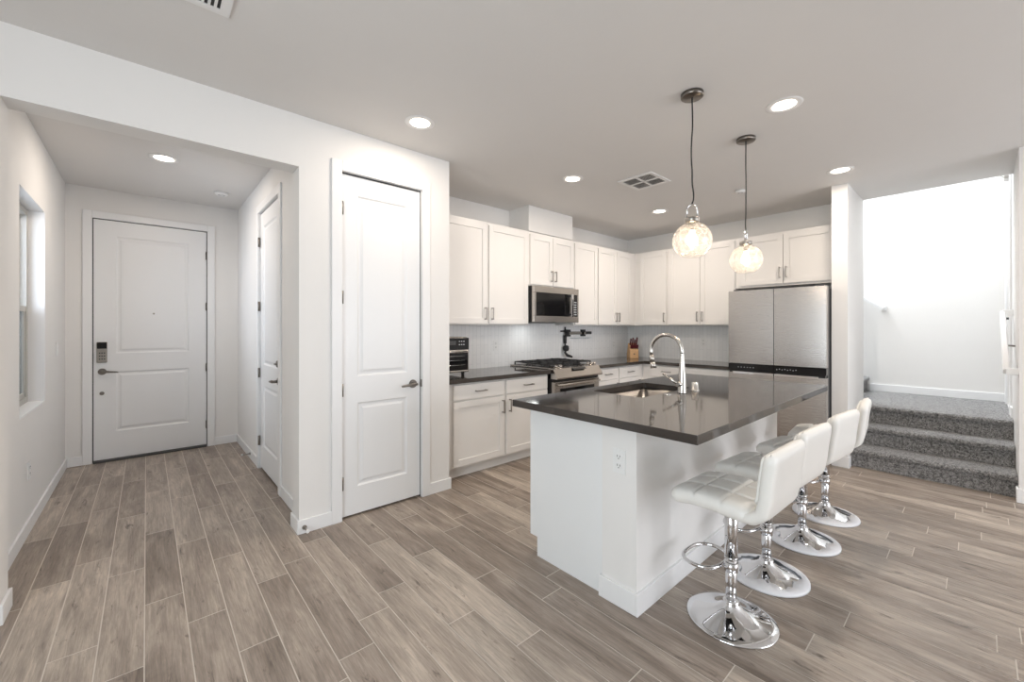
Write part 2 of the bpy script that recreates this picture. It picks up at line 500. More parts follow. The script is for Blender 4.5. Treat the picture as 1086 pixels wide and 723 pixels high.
# baseboards
BH, BT = 0.09, 0.013
def base(name, runs, label=None, h=BH, z=0):
    bm = BM()
    for r in runs: box(bm, *r, z, z+h, bev=.003)
    return struct(name, bm, 'trim')
base('baseboard_foyer_left', [(XFL, XFL+BT, YP2, YD)])
base('baseboard_entry', [(XFL+BT, DEX0-.07, YD-BT, YD), (DEX1+.075, XFR-BT, YD-BT, YD)])
base('baseboard_foyer_right', [(XFR-BT, XFR, YP2, DFY0-.085), (XFR-BT, XFR, DFY1+.085, YD)])
base('baseboard_pantry', [(XJ-BT, DPX0-.073, YP-BT, YP), (DPX1+.075, XC+BT, YP-BT, YP), (XJ-BT, XJ, YP, YP2+BT), (XC, XC+BT, YP, YP+.1)])
base('baseboard_left_jamb', [(XL, -0.5+BT, YP-BT, YP), (-0.5, -0.5+BT, YP, YP2+BT)])
base('baseboard_stair_left', [(XP-BT, XP, YQ-BT, YQ1), (XP, 5.13, YQ-BT, YQ)], h=.105)
base('baseboard_stair_right', [(XP-BT, XP, YB, YR+BT), (XP, 5.13, YR, YR+BT)], h=.105)
base('baseboard_landing_back', [(XB-BT, XB, YR, .93)], z=LZ, h=.09)
base('baseboard_landing_right', [(DSX1+.07, XB-BT, YR, YR+BT), (XP2, DSX0-.07, YR, YR+BT)], z=LZ, h=.09)

# ------------------------------------------------------------ doors
def door_slab_bm(w, h, panels, t=0.035):
    """local: x 0..w, z 0..h, front at y=0 facing -y. panels: (x0,x1,z0,z1)"""
    bm = BM()
    rec = 0.009
    box(bm, 0, w, rec, t, 0, h)
    xs0, xs1 = panels[0][0], panels[0][1]
    def fb(x0, x1, z0, z1): box(bm, x0, x1, 0, rec+.001, z0, z1)
    fb(0, xs0, 0, h); fb(xs1, w, 0, h)
    zz = sorted([(p[2], p[3]) for p in panels])
    prev = 0
    for a, b in zz: fb(xs0, xs1, prev, a); prev = b
    fb(xs0, xs1, prev, h)
    for x0, x1, z0, z1 in panels:
        # sloped moulding from frame down to the recess, then raised field
        def ring(i0, y0, i1, y1):
            A = [(x0+i0, z0+i0), (x1-i0, z0+i0), (x1-i0, z1-i0), (x0+i0, z1-i0)]
            B = [(x0+i1, z0+i1), (x1-i1, z0+i1), (x1-i1, z1-i1), (x0+i1, z1-i1)]
            for k in range(4):
                k2 = (k+1) % 4
                bm.faces.new([bm.verts.new(v) for v in ((A[k][0], y0, A[k][1]), (A[k2][0], y0, A[k2][1]), (B[k2][0], y1, B[k2][1]), (B[k][0], y1, B[k][1]))])
        ring(0, 0, .012, rec-.0005)
        ring(.026, rec-.0005, .044, .002)
        i = .044
        bm.faces.new([bm.verts.new(v) for v in ((x0+i, .002, z0+i), (x1-i, .002, z0+i), (x1-i, .002, z1-i), (x0+i, .002, z1-i))])
    return bm

def lever(parent, x, z, direction, mat='nickel_dark', y=0.0):
    """local rose + lever; direction +1 lever points to +x"""
    bm = BM()
    cyl(bm, (x, y, z), (x, y-.012, z), .033, .030, 24)
    cyl(bm, (x, y-.012, z), (x, y-.045, z), .012, .011, 16)
    pts = [(x-direction*.012, y-.050, z), (x+direction*.02, y-.052, z+.001), (x+direction*.06, y-.053, z-.003), (x+direction*.105, y-.050, z-.007), (x+direction*.118, y-.046, z-.009)]
    tube(bm, pts, [.010, .0125, .010, .008, .006], 10)
    return part('lever_handle', bm, mat, parent, 'dark nickel lever handle', world=False)

def hinge(parent, x, z, y=-0.004):
    bm = BM(); cyl(bm, (x, y, z-.045), (x, y, z+.045), .009, seg=10); box(bm, x-.014, x+.012, y+.002, y+.006, z-.045, z+.045)
    part('hinge', bm, 'nickel_dark', parent, 'metal hinge', world=False)

def casing(parent, w, h, cw, y0, y1, gap=.008, bottom=0):
    bm = BM()
    for a, b in ((-cw-gap, -gap), (w+gap, w+gap+cw)):
        box(bm, a, b, y0, y1, bottom, h+gap+cw, bev=.004)
    box(bm, -gap, w+gap, y0, y1, h+gap, h+gap+cw, bev=.004)
    part('door_frame', bm, 'trim', parent, 'white flat door casing', world=False)
    bm = BM()
    for a, b in ((-gap, -.0008), (w+.0008, w+gap)): box(bm, a, b, y1+.020, y1+.032, bottom, h)
    box(bm, -gap, w+gap, y1+.020, y1+.032, h-.003, h+gap)
    part('gap_shade_strip', bm, 'gap', parent, 'dark strip standing in for shade around the door', world=False)  # solid dark filler, paints the shadow line around the leaf
    bm = BM()
    for a, b in ((-.018, -gap), (w+gap, w+.018)): box(bm, a, b, y1-.001, y1+.10, bottom, h+.014)
    box(bm, -.018, w+.018, y1-.001, y1+.10, h+gap, h+.016)
    part('door_jamb', bm, 'trim', parent, 'white inner door jamb', world=False)

# entry door
w = DEX1-DEX0
d = thing('door_1', 'white two-panel entry door with keypad lock at the foyer end', 'door', (DEX0, YD, 0), 0, kind='structure')
part('door_panel', door_slab_bm(w, DZ-.022, [(.160, .750, .272, .880), (.160, .750, 1.066, 2.262)]), 'door', d, world=False).location = (0, .012, .022)
casing(d, w, DZ, .068, -.018, .0)
lever(d, .062, .908, 1, y=.012)
bm = BM(); box(bm, .022, .100, -.012, .012, 1.000, 1.208, bev=.006); kp = part('keypad_lock', bm, 'nickel', d, 'brushed metal keypad lock with black screen', world=False)
bm = BM(); box(bm, .026, .096, -.016, -.011, 1.140, 1.203, bev=.002); part('lock_screen', bm, 'blackglass', kp, 'black glass screen', world=False)
bm = BM()
for i in range(3):
    for j in range(3): box(bm, .040+i*.017, .050+i*.017, -.015, -.011, 1.030+j*.030, 1.042+j*.030)
part('lock_button', bm, 'darkgrey', kp, world=False)
bm = BM(); cyl(bm, (.060, .013, .690), (.060, .004, .690), .018, seg=18); part('door_stop_bumper', bm, 'nickel_dark', d, 'small round metal bore cover', world=False)
bm = BM(); cyl(bm, (w/2+.0, .015, 1.50), (w/2, .009, 1.50), .009, seg=14); part('peephole', bm, 'nickel', d, world=False)
for z in (.25, .90, 1.59, 2.17): hinge(d, w+.004, z, y=.010)
bm = BM(); box(bm, 0, w, -.03, .12, 0, .018, bev=.003); part('threshold', bm, 'darkgrey', d, 'dark metal threshold', world=False)
bm = BM(); box(bm, -.002, w+.002, .05, .10, 0, DZ+.002); part('entry_dark_backing', bm, 'gap', d, world=False)  # dark slab behind the whole entry door leaf

# foyer closet door (in the right foyer wall, faces -x)
w = DFY1-DFY0
d = thing('door_2', 'white two-panel door in the right foyer wall with lever and deadbolt', 'door', (XFR, DFY1, 0), -PI/2, kind='structure')
part('door_panel', door_slab_bm(w, DZ-.022, [(.125, w-.125, .215, .790), (.125, w-.125, .985, 2.285)]), 'door', d, world=False).location = (0, .010, .018)
casing(d, w, DZ, .070, -.016, .0)
lever(d, w-.060, .905, -1, y=.010)
bm = BM(); cyl(bm, (w-.060, .010, 1.050), (w-.060, -.010, 1.050), .031, .026, 20); box(bm, w-.078, w-.042, -.026, -.009, 1.045, 1.055, bev=.002)
part('deadbolt', bm, 'nickel_dark', d, 'round dark nickel deadbolt with thumb turn', world=False)
for z in (.27, .92, 1.555, 2.17): hinge(d, -.003, z)
bm = BM(); box(bm, -.002, w+.002, .05, .09, 0, DZ+.002); part('dark_backing', bm, 'gap', d, world=False)  # full-size dark slab backing the closet door

# pantry door
w = DPX1-DPX0
d = thing('door_3', 'tall white two-panel pantry door beside the kitchen', 'door', (DPX0, YP, 0), 0, kind='structure')
part('door_panel', door_slab_bm(w, DZ-.020, [(.108, w-.112, .195, .795), (.108, w-.112, .985, 2.283)]), 'door', d, world=False).location = (0, .016, .016)
casing(d, w, DZ, .070, -.016, .0)
lever(d, w-.062, .908, -1, y=.016)
bm = BM(); box(bm, w+.001, w+.010, -.002, .004, .880, .938); part('strike_plate', bm, 'nickel_dark', d, world=False)
for z in (.252, .911, 1.564, 2.190): hinge(d, -.003, z, y=.006)
bm = BM(); box(bm, -.002, w+.002, .056, .10, 0, DZ+.002); part('dark_backing', bm, 'gap', d, world=False)  # dark slab spanning the back of the pantry door

# landing door, at the right wall (faces +y)
w = DSX1-DSX0
d = thing('door_4', 'white door in the right wall of the stair landing', 'door', (DSX1, YR, LZ), PI, kind='structure')
part('door_panel', door_slab_bm(w, 2.425, [(.11, w-.11, .20, .79), (.11, w-.11, .985, 2.27)]), 'door', d, world=False).location = (0, .018, .012)
casing(d, w, 2.44, .065, -.016, .0)
lever(d, w-.07, .905, -1, mat='blackmatte', y=.018)
bm = BM(); box(bm, .05, .20, -.03, .018, 2.37, 2.40, bev=.004); tube(bm, [(.12, -.03, 2.40), (.30, -.07, 2.40), (.14, -.01, 2.47)], .005, 8)
part('door_closer', bm, 'nickel', d, 'metal door closer', world=False)

# door stops on the baseboards
def door_stop(loc, rotz, label):
    t = thing('door_stop', label, 'door stop', loc, rotz)
    bm = BM(); cyl(bm, (0, 0, 0), (0, -.006, 0), .014, seg=16); cyl(bm, (0, -.006, 0), (0, -.066, 0), .006, seg=12)
    part('rod', bm, 'nickel', t, world=False)
    bm = BM(); cyl(bm, (0, -.066, 0), (0, -.080, 0), .011, .010, 16); part('tip', bm, 'plastic', t, 'white rubber tip', world=False)
door_stop((XFR-BT, 4.965, .055), -PI/2, 'metal door stop on the baseboard beyond the foyer side door')
door_stop((.775, YP-BT, .040), 0, 'metal door stop at the corner baseboard left of the pantry door')

# ------------------------------------------------------------ foyer window
wd = thing('window_1', 'narrow single-hung window in the left foyer wall', 'window', (XFL, WY0, WZ0), 0, kind='structure')
XG = XFL-.085                                     # inner face of the vinyl frame
def wb(bm, x0, x1, y0, y1, z0, z1, bev=.003): box(bm, x0, x1, y0, y1, z0, z1, bev=bev)
bm = BM(); fw = .045
wb(bm, XG-.07, XG, WY0, WY0+fw, WZ0, WZ1); wb(bm, XG-.07, XG, WY1-fw, WY1, WZ0, WZ1)
wb(bm, XG-.07, XG, WY0+fw, WY1-fw, WZ0, WZ0+fw); wb(bm, XG-.07, XG, WY0+fw, WY1-fw, WZ1-fw, WZ1)
part('window_frame', bm, 'almond', wd, 'pale tan vinyl frame')
ZM = 1.49
bm = BM(); a, b = WY0+fw, WY1-fw
wb(bm, XG-.035, XG-.008, a, a+.032, WZ0+fw, ZM); wb(bm, XG-.035, XG-.008, b-.032, b, WZ0+fw, ZM)
wb(bm, XG-.035, XG-.008, a, b, WZ0+fw, WZ0+fw+.032); wb(bm, XG-.035, XG-.004, a, b, ZM-.02, ZM+.02)
part('lower_sash', bm, 'almond', wd, 'pale tan lower sash')
bm = BM()
wb(bm, XG-.065, XG-.040, a, a+.022, ZM, WZ1-fw); wb(bm, XG-.065, XG-.040, b-.022, b, ZM, WZ1-fw); wb(bm, XG-.065, XG-.040, a, b, WZ1-fw-.022, WZ1-fw)
part('upper_sash', bm, 'trim', wd, 'white upper sash')
bm = BM(); box(bm, XG-.055, XG-.051, a, b, ZM, WZ1-fw); part('upper_pane', bm, 'pane', wd)
bm = BM(); box(bm, XG-.024, XG-.020, a, b, WZ0+fw, ZM); part('lower_pane', bm, 'screen', wd, 'lower pane with grey insect screen')
bm = BM(); wb(bm, XG-.002, XFL+.001, WY0, WY1, WZ0-.01, WZ0+.004); part('window_sill', bm, 'trim', wd)
bm = BM(); box(bm, XG-.006, XG+.004, (a+b)/2-.02, (a+b)/2+.02, ZM+.018, ZM+.032, bev=.003); part('sash_lock', bm, 'plastic', wd)

# windows out of the frame that let the daylight in
def far_window(name, label, x0, x1, y0, y1, z0, z1, axis, n):
    t = thing(name, label, 'window', (x0, y0, z0), 0, kind='structure')
    bm = BM(); f = .05
    if axis == 'x':
        box(bm, x0, x1, y0, y1, z0, z0+f); box(bm, x0, x1, y0, y1, z1-f, z1)
        for i in range(n+1):
            c = x0+f/2+(x1-x0-f)*i/n; box(bm, c-f/2, c+f/2, y0, y1, z0+f, z1-f)
    else:
        box(bm, x0, x1, y0, y1, z0, z0+f); box(bm, x0, x1, y0, y1, z1-f, z1)
        for i in range(n+1):
            c = y0+f/2+(y1-y0-f)*i/n; box(bm, x0, x1, c-f/2, c+f/2, z0+f, z1-f)
    part('window_frame', bm, 'trim', t)
    return t
far_window('window_2', 'wide glass doors in the rear living room wall', 1.9, 4.9, YB-.10, YB-.05, .1, 2.4, 'x', 3)
far_window('window_3', 'living room side window', XL-.09, XL-.05, -1.0, 1.0, .6, 2.25, 'y', 2)
far_window('window_4', 'upstairs stairwell window', 5.95, 7.0, 4.42, 4.46, 3.2, 4.95, 'x', 1)

# ------------------------------------------------------------ stairs
st = thing('staircase', 'grey speckled carpeted steps rising to a landing', 'stairs', (5.14, (YR+YQ)/2, 0), 0)
RH, RUN, XS = LZ/3, 0.28, 5.164
def step_prof(x, z0, z1, xe, nose=.028):
    r = .022
    p = [(x, z0), (x, z1-.045), (x-nose+.012, z1-.045)]
    for i in range(7):
        a = PI+ (PI/2)*(-i/6)
        p.append((x-nose+r+r*math.cos(a), z1-r+r*math.sin(a)))
    p[2] = (x-nose+.006, z1-.044)
    p += [(xe, z1), (xe, z0)]
    return p
e_ = .002
for i in range(2):
    bm = BM(); prism(bm, step_prof(XS+i*RUN, i*RH, (i+1)*RH, XS+(i+1)*RUN+.02), YR+e_, YQ-e_, 'y')
    # profile given as (x,z): swept along y
    part('step', bm, 'carpet', st, bevel=.004)
bm = BM(); prism(bm, step_prof(XS+2*RUN, 2*RH, LZ, XP2+.01), YR+e_, YQ-e_, 'y')
box(bm, XP2+.01, XB-.001, YR+e_, .955, LZ-.15, LZ)
part('landing', bm, 'carpet', st, 'grey carpeted landing')
us = thing('upper_staircase', 'first grey carpeted step going up left beyond the landing', 'stairs', (6.5, .955, LZ), 0)
for k in range(7):
    bm = BM(); y = .957+k*.26; z0 = LZ+k*RH-.0; z1 = z0+RH
    pr = [(y, z0+.001), (y, z1-.045), (y-.022, z1-.043), (y-.028, z1-.025), (y-.022, z1-.006), (y-.010, z1), (y+.26, z1), (y+.26, z0+.001)]
    prism(bm, pr, XP2+.105, XB-.002, 'x'); part('step', bm, 'carpet', us, bevel=.004)

def rail(name, pts, brackets, wallvec, label):
    t = thing(name, label, 'handrail', pts[0], 0)
    bm = BM()
    A = Vector(pts[0]); B = Vector(pts[1]); d_ = (B-A).normalized(); s = d_.cross(Vector((0, 0, 1))).normalized(); u = s.cross(d_)
    prof = [(-.015, -.026), (.015, -.026), (.018, -.012), (.018, .012), (.012, .022), (-.012, .022), (-.018, .012), (-.018, -.012)]
    RA = [bm.verts.new(A+s*a+u*b) for a, b in prof]; RB = [bm.verts.new(B+s*a+u*b) for a, b in prof]
    for i in range(8): bm.faces.new((RA[i], RA[(i+1) % 8], RB[(i+1) % 8], RB[i]))
    bm.faces.new(RA); bm.faces.new(RB)
    part('rail', bm, 'trim', t, 'white painted rail')
    wv = Vector(wallvec)
    for f_ in brackets:
        p = A.lerp(B, f_); bm = BM()
        tube(bm, [p-u*.026, p-u*.055+wv*.02, p-u*.06+wv*.97], .008, 8)
        part('bracket', bm, 'nickel', t, 'metal wall bracket')
    for p in (A, B):
        bm = BM(); q = p+wv
        x0, x1 = sorted((p.x, q.x)); y0, y1 = sorted((p.y, q.y))
        k = .026
        if abs(wv.y) > abs(wv.x): box(bm, p.x-k, p.x+k, y0, y1, p.z-k, p.z+k, bev=.004)
        else: box(bm, x0, x1, p.y-k, p.y+k, p.z-k, p.z+k, bev=.004)
        part('rail_return', bm, 'trim', t, 'white rail return to the wall')
rail('handrail', [(5.10, YR+.062, 1.005), (5.80, YR+.062, 1.485)], [.5], (0, -.062, 0), 'white handrail on the right wall above the carpeted steps')
rail('handrail', [(XB-.075, .79, 1.60), (XB-.075, 2.6, 2.86)], [.12, .6], (.075, 0, 0), 'white handrail end on the bright wall behind the landing')

# ------------------------------------------------------------ kitchen cabinets
def shaker(bm, x0, x1, z0, z1, y=-.02, t=.02, st_=.057, rec=.010):
    """front face at y (facing -y)"""
    def bx(a, b, c, d2, yy): box(bm, a, b, yy, y+t, c, d2, bev=0)
    box(bm, x0, x0+st_, y, y+t, z0, z1, bev=.0012); box(bm, x1-st_, x1, y, y+t, z0, z1, bev=.0012)
    box(bm, x0+st_, x1-st_, y, y+t, z0, z0+st_, bev=.0012); box(bm, x0+st_, x1-st_, y, y+t, z1-st_, z1, bev=.0012)
    box(bm, x0+st_-.001, x1-st_+.001, y+rec, y+t-.002, z0+st_-.001, z1-st_+.001)

def pull(parent, x, z, vertical, y=-.02, L=.128):
    bm = BM(); s = .0055; h = L/2
    if vertical:
        box(bm, x-s, x+s, y-.034, y-.024, z-h, z+h, bev=.002)
        for k in (-1, 1): box(bm, x-s, x+s, y-.028, y, z+k*(h-.008)-s, z+k*(h-.008)+s)
    else:
        box(bm, x-h, x+h, y-.034, y-.024, z-s, z+s, bev=.002)
        for k in (-1, 1): box(bm, x+k*(h-.008)-s, x+k*(h-.008)+s, y-.028, y, z-s, z+s)
    part('handle', bm, 'pewter', parent, 'dark pewter bar pull', world=False)

def cabinet(name, label, group, loc, rotz, w, depth, z0, z1, doors=(), drawers=(), kick=0.0, mat='cab', side_l=0):
    """local x to the right seen from the front, y into the wall; z absolute"""
    t = thing(name, label, 'cabinet', loc, rotz, group)
    zz = loc[2]
    bm = BM()
    box(bm, -side_l, w, 0, depth, z0+kick-zz, z1-zz, bev=.0015)
    if kick: box(bm, -side_l, w, .055, depth, z0-zz, z0+kick-zz+.001)
    part('body', bm, mat, t, world=False)
    for x0, x1, a, b, hx, hz in doors:
        bm = BM(); shaker(bm, x0, x1, a-zz, b-zz)
        dd = part('door', bm, mat, t, world=False)
        if hx is not None: pull(dd, hx, hz-zz, True)
    for x0, x1, a, b in drawers:
        bm = BM(); box(bm, x0, x1, -.02, 0, a-zz, b-zz, bev=.002)
        dd = part('drawer', bm, mat, t, world=False)
        pull(dd, (x0+x1)/2, (a+b)/2-zz, False)
    return t

UB, UT = 1.382, 2.45
UY = 3.39; UD = YW-UY-.002
GU = 'white shaker wall cabinets'
# range wall uppers (origin x)
hz = UB+.115
cabinet('wall_cabinet', 'white shaker wall cabinet above the toaster oven, next to the pantry wall', GU, (1.906, UY, UB), 0, .752, UD, UB, UT, [(.14, .738, UB+.012, UT-.03, .708, hz)])
cabinet('wall_cabinet', 'single-door white wall cabinet just left of the microwave', GU, (2.660, UY, UB), 0, .592, UD, UB, UT, [(.014, .574, UB+.012, UT-.03, .045, hz)])
cabinet('wall_cabinet', 'short two-door white cabinet directly above the microwave', GU, (3.254, UY, 1.832), 0, .788, UD, 1.832, UT,
        [(.014, .390, 1.848, UT-.03, .360, 1.96), (.396, .774, 1.848, UT-.03, .426, 1.96)])
cabinet('wall_cabinet', 'narrow single-door white wall cabinet just right of the microwave', GU, (4.044, UY, UB), 0, .488, UD, UB, UT, [(.014, .474, UB+.012, UT-.03, None, 0)])
cabinet('wall_cabinet', 'two-door white wall cabinet on the range wall next to the kitchen corner', GU, (4.534, UY, UB), 0, XW-4.534-.001, UD, UB, UT,
        [(.012, .430, UB+.012, UT-.03, .398, hz), (.436, .80, UB+.012, UT-.03, .466, hz)])
# fridge wall uppers: origin at (5.45, y), facing -x
UX = 5.45; UDX = XW-UX-.002
cabinet('wall_cabinet', 'single-door white wall cabinet on the side wall nearest the kitchen corner', GU, (UX, UY-.002, UB), -PI/2, .525, UDX, UB, UT, [(.10, .510, UB+.012, UT-.03, .480, hz)])
cabinet('wall_cabinet', 'two-door white wall cabinet left of the refrigerator, behind the pendants', GU, (UX, 2.862, UB), -PI/2, .885, UDX, UB, UT,
        [(.014, .447, UB+.012, UT-.03, .417, hz), (.453, .872, UB+.012, UT-.03, .483, hz)])
cabinet('wall_cabinet', 'wide two-door white cabinet above the refrigerator', GU, (UX, 1.975, 1.832), -PI/2, 1.022, UDX, 1.832, UT,
        [(.055, .505, 1.858, UT-.03, .475, 1.985), (.511, .985, 1.858, UT-.03, .541, 1.985)])

# base cabinets
CT = .897
BY = 3.07; GB = 'white shaker base cabinets'
cabinet('base_cabinet', 'white base cabinet with drawer and door below the toaster oven', GB, (1.925, BY, 0), 0, .695, YW-BY-.002, 0, CT-.042, [(.095, .680, .115, .690, .655, .590)], [(.095, .680, .705, .838)], kick=.095)
cabinet('base_cabinet', 'white base cabinet with drawer and door just left of the range', GB, (2.622, BY, 0), 0, .606, YW-BY-.002, 0, CT-.042, [(.012, .590, .115, .690, .048, .590)], [(.012, .590, .705, .838)], kick=.095)
cabinet('base_cabinet', 'white base cabinet with drawer just right of the range', GB, (4.056, BY, 0), 0, .482, YW-BY-.002, 0, CT-.042, [(.012, .472, .115, .690, .44, .590)], [(.012, .472, .705, .838)], kick=.095)
cabinet('base_cabinet', 'white corner base cabinet with drawer below the knife block', GB, (4.540, BY, 0), 0, XW-4.540-.001, YW-BY-.002, 0, CT-.042, [(.012, .500, .115, .690, .47, .590)], [(.012, .500, .705, .838)], kick=.095)
BX = 5.13
cabinet('base_cabinet', 'white base cabinet with drawer on the side wall near the kitchen corner', GB, (BX, BY-.002, 0), -PI/2, .60, XW-BX-.002, 0, CT-.042, [(.14, .585, .115, .690, .55, .590)], [(.14, .585, .705, .838)], kick=.095)
dw = thing('dishwasher', 'white panel front appliance between side wall drawers and refrigerator', 'dishwasher', (BX, 2.466, 0), -PI/2)
bm = BM(); box(bm, .002, .588, 0, XW-BX-.002, .09, CT-.043); box(bm, .002, .588, .06, XW-BX-.002, 0, .09); part('body', bm, 'cab', dw, world=False)
bm = BM(); box(bm, .006, .570, -.022, 0, .11, CT-.05, bev=.003); part('door', bm, 'cabpanel', dw, world=False)
bm = BM(); box(bm, .574, .584, -.014, 0, .11, CT-.05); part('trim_strip', bm, 'darkgrey', dw, world=False)

# worktops
def worktop(name, poly, z0, z1, label):
    bm = BM(); prism(bm, poly, z0, z1, 'z'); o = part(name, bm, 'quartz', bevel=.003); tag(o, label, 'worktop'); return o
worktop('worktop', [(XC+.001, 3.018), (3.236, 3.018), (3.236, YW-.009), (XC+.001, YW-.009)], CT-.04, CT, 'dark polished worktop left of the range')
worktop('worktop', [(4.042, 3.018), (5.085, 3.018), (5.085, 1.872), (XW-.009, 1.872), (XW-.009, YW-.009), (4.042, YW-.009)], CT-.04, CT, 'dark polished L-shaped worktop in the kitchen corner')

# ------------------------------------------------------------ range
rg = thing('gas_range', 'stainless steel slide-in gas range with black grates', 'range', (3.245, 3.02, 0), 0)
x0, x1 = 3.243, 4.037
bm = BM(); box(bm, x0, x1, 3.03, YW-.012, .02, CT+.002, bev=.003); part('body', bm, 'black', rg, 'black side panels')
bm = BM(); prism(bm, [(3.07, CT+.016), (2.995, CT+.010), (2.935, .812), (2.940, .800), (3.07, .800)], x0, x1, 'x'); part('control_panel', bm, 'steelx', rg, 'sloped stainless control panel', bevel=.003)
bm = BM()
nrm = Vector((0, -.86, .50))
part('touch_display', (lambda b: (prism(b, [(2.9925, CT+.006), (2.960, .885), (2.956, .887), (2.989, CT+.0085)], 3.54, 3.76, 'x'), b)[1])(bm), 'blackglass', rg, 'black touch display')
for kx in (3.31, 3.375, 3.85, 3.915, 3.98):
    bm = BM(); c = Vector((kx, 3.018, CT+.014)); n_ = Vector((0, -.35, .94)).normalized()
    cyl(bm, c, c+n_*.010, .026, .025, 20); cyl(bm, c+n_*.010, c+n_*.036, .021, .018, 20)
    k_ = part('knob', bm, 'steelx', rg, 'stainless burner knob')
bm = BM()
box(bm, x0, x1, 3.07, YW-.012, CT+.002, CT+.018, bev=.004); part('cooktop', bm, 'steelx', rg, 'stainless cooktop rim')
bm = BM(); box(bm, x0+.03, x1-.03, 3.09, YW-.05, CT+.017, CT+.021); part('burner_tray', bm, 'black', rg, 'black enamel burner tray')
for bx_, by_, br in ((3.38, 3.22, .045), (3.38, 3.50, .038), (3.64, 3.36, .055), (3.90, 3.22, .040), (3.90, 3.50, .045)):
    bm = BM(); lathe(bm, [(0, .022), (br*.8, .022), (br, .016), (br, .008), (br*1.2, .008), (br*1.25, 0)], 20, (bx_, by_, CT+.020)); part('burner', bm, 'blackmatte', rg, 'black burner cap')
for g0 in (3.265, 3.522, 3.779):
    g1 = g0+.245; bm = BM(); za, zb = CT+.045, CT+.058; y0, y1 = 3.10, 3.64
    for yy in (y0, (y0+y1)/2-.006, y1-.012): box(bm, g0, g1, yy, yy+.012, za, zb, bev=.003)
    for xx in (g0, g1-.012): box(bm, xx, xx+.012, y0, y1, za, zb, bev=.003)
    for yy in (3.22, 3.50):
        box(bm, g0, g1, yy-.005, yy+.005, za, zb+.004); 
    box(bm, (g0+g1)/2-.005, (g0+g1)/2+.005, y0, y1, za, zb+.004)
    for xx in (g0, g1-.012):
        for yy in (y0, y1-.012): box(bm, xx, xx+.012, yy, yy+.012, CT+.018, za)
    part('grate', bm, 'blackmatte', rg, 'cast iron grate')
bm = BM(); box(bm, x0+.006, x1-.006, 2.985, 3.03, .200, .765, bev=.005); od = part('oven_door', bm, 'steelx', rg, 'stainless oven door')
bm = BM(); box(bm, x0+.10, x1-.10, 2.981, 2.990, .33, .690, bev=.003); part('oven_window', bm, 'blackglass', od, 'black glass oven window')
bm = BM(); box(bm, x0+.004, x1-.004, 3.0, 3.035, .768, .802); part('vent_gap', bm, 'black', rg)
bm = BM(); tube(bm, [(x0+.05, 2.99, .735), (x0+.05, 2.945, .738), (x0+.09, 2.932, .738), (x1-.09, 2.932, .738), (x1-.05, 2.945, .738), (x1-.05, 2.99, .735)], .013, 10); part('oven_handle', bm, 'steelx', od, 'stainless towel bar handle')
bm = BM(); box(bm, x0+.006, x1-.006, 2.992, 3.03, .045, .190, bev=.004); part('storage_drawer', bm, 'steelx', rg)

# ------------------------------------------------------------ microwave
mw = thing('microwave_oven', 'stainless over-the-range microwave hung under short cabinet', 'microwave', (3.256, 3.30, 1.415), 0)
x0, x1, z0, z1, yf = 3.256, 4.038, 1.415, 1.828, 3.30
bm = BM(); box(bm, x0, x1, yf+.035, YW-.009, z0, z1, bev=.003); part('body', bm, 'black', mw, 'black casing')
bm = BM(); box(bm, x0, x1, yf, yf+.034, z1-.075, z1-.001, bev=.003); box(bm, x0, x1, yf, yf+.034, z0, z0+.070, bev=.003); box(bm, x0, x0+.034, yf, yf+.034, z0+.07, z1-.075, bev=.002); box(bm, x1-.022, x1, yf, yf+.034, z0+.07, z1-.075, bev=.002)
part('front_frame', bm, 'steelx', mw, 'stainless front frame')
bm = BM(); box(bm, x0+.034, x0+.625, yf+.006, yf+.030, z0+.07, z1-.075); part('door_window', bm, 'blackglass', mw, 'dark glass door window')
bm = BM(); box(bm, x0+.650, x1-.022, yf+.004, yf+.030, z0+.07, z1-.075); cp = part('control_panel', bm, 'black', mw, 'black control panel')
bm = BM()
for i in range(3):
    for j in range(6): box(bm, x0+.668+i*.028, x0+.685+i*.028, yf+.002, yf+.006, z0+.09+j*.030, z0+.104+j*.030)
part('button', bm, 'display', cp)
bm = BM(); box(bm, x0+.625, x0+.650, yf+.002, yf+.030, z0+.07, z1-.075); part('door_edge', bm, 'steelx', mw)
bm = BM(); box(bm, x0+.590, x0+.628, yf-.052, yf-.036, z0+.065, z1-.070, bev=.006)
for zz in (z0+.085, z1-.105): box(bm, x0+.598, x0+.620, yf-.040, yf+.006, zz, zz+.02)
part('handle', bm, 'chrome', mw, 'bright vertical bar handle')
bm = BM(); box(bm, x0+.10, x0+.40, yf+.05, yf+.30, z0-.010, z0+.001, bev=.003); box(bm, x0+.42, x1-.08, yf+.05, yf+.30, z0-.006, z0+.001); part('vent_grille', bm, 'darkgrey', mw)
ld = bpy.data.lights.new('cooktop_lamp', 'AREA'); ld.shape = 'RECTANGLE'; ld.size = .16; ld.size_y = .08; ld.energy = .6; ld.color = (.97, 1.0, .98)
lo = bpy.data.objects.new('cooktop_lamp', ld); C.objects.link(lo); lo.location = (3.42, 3.50, 1.402)

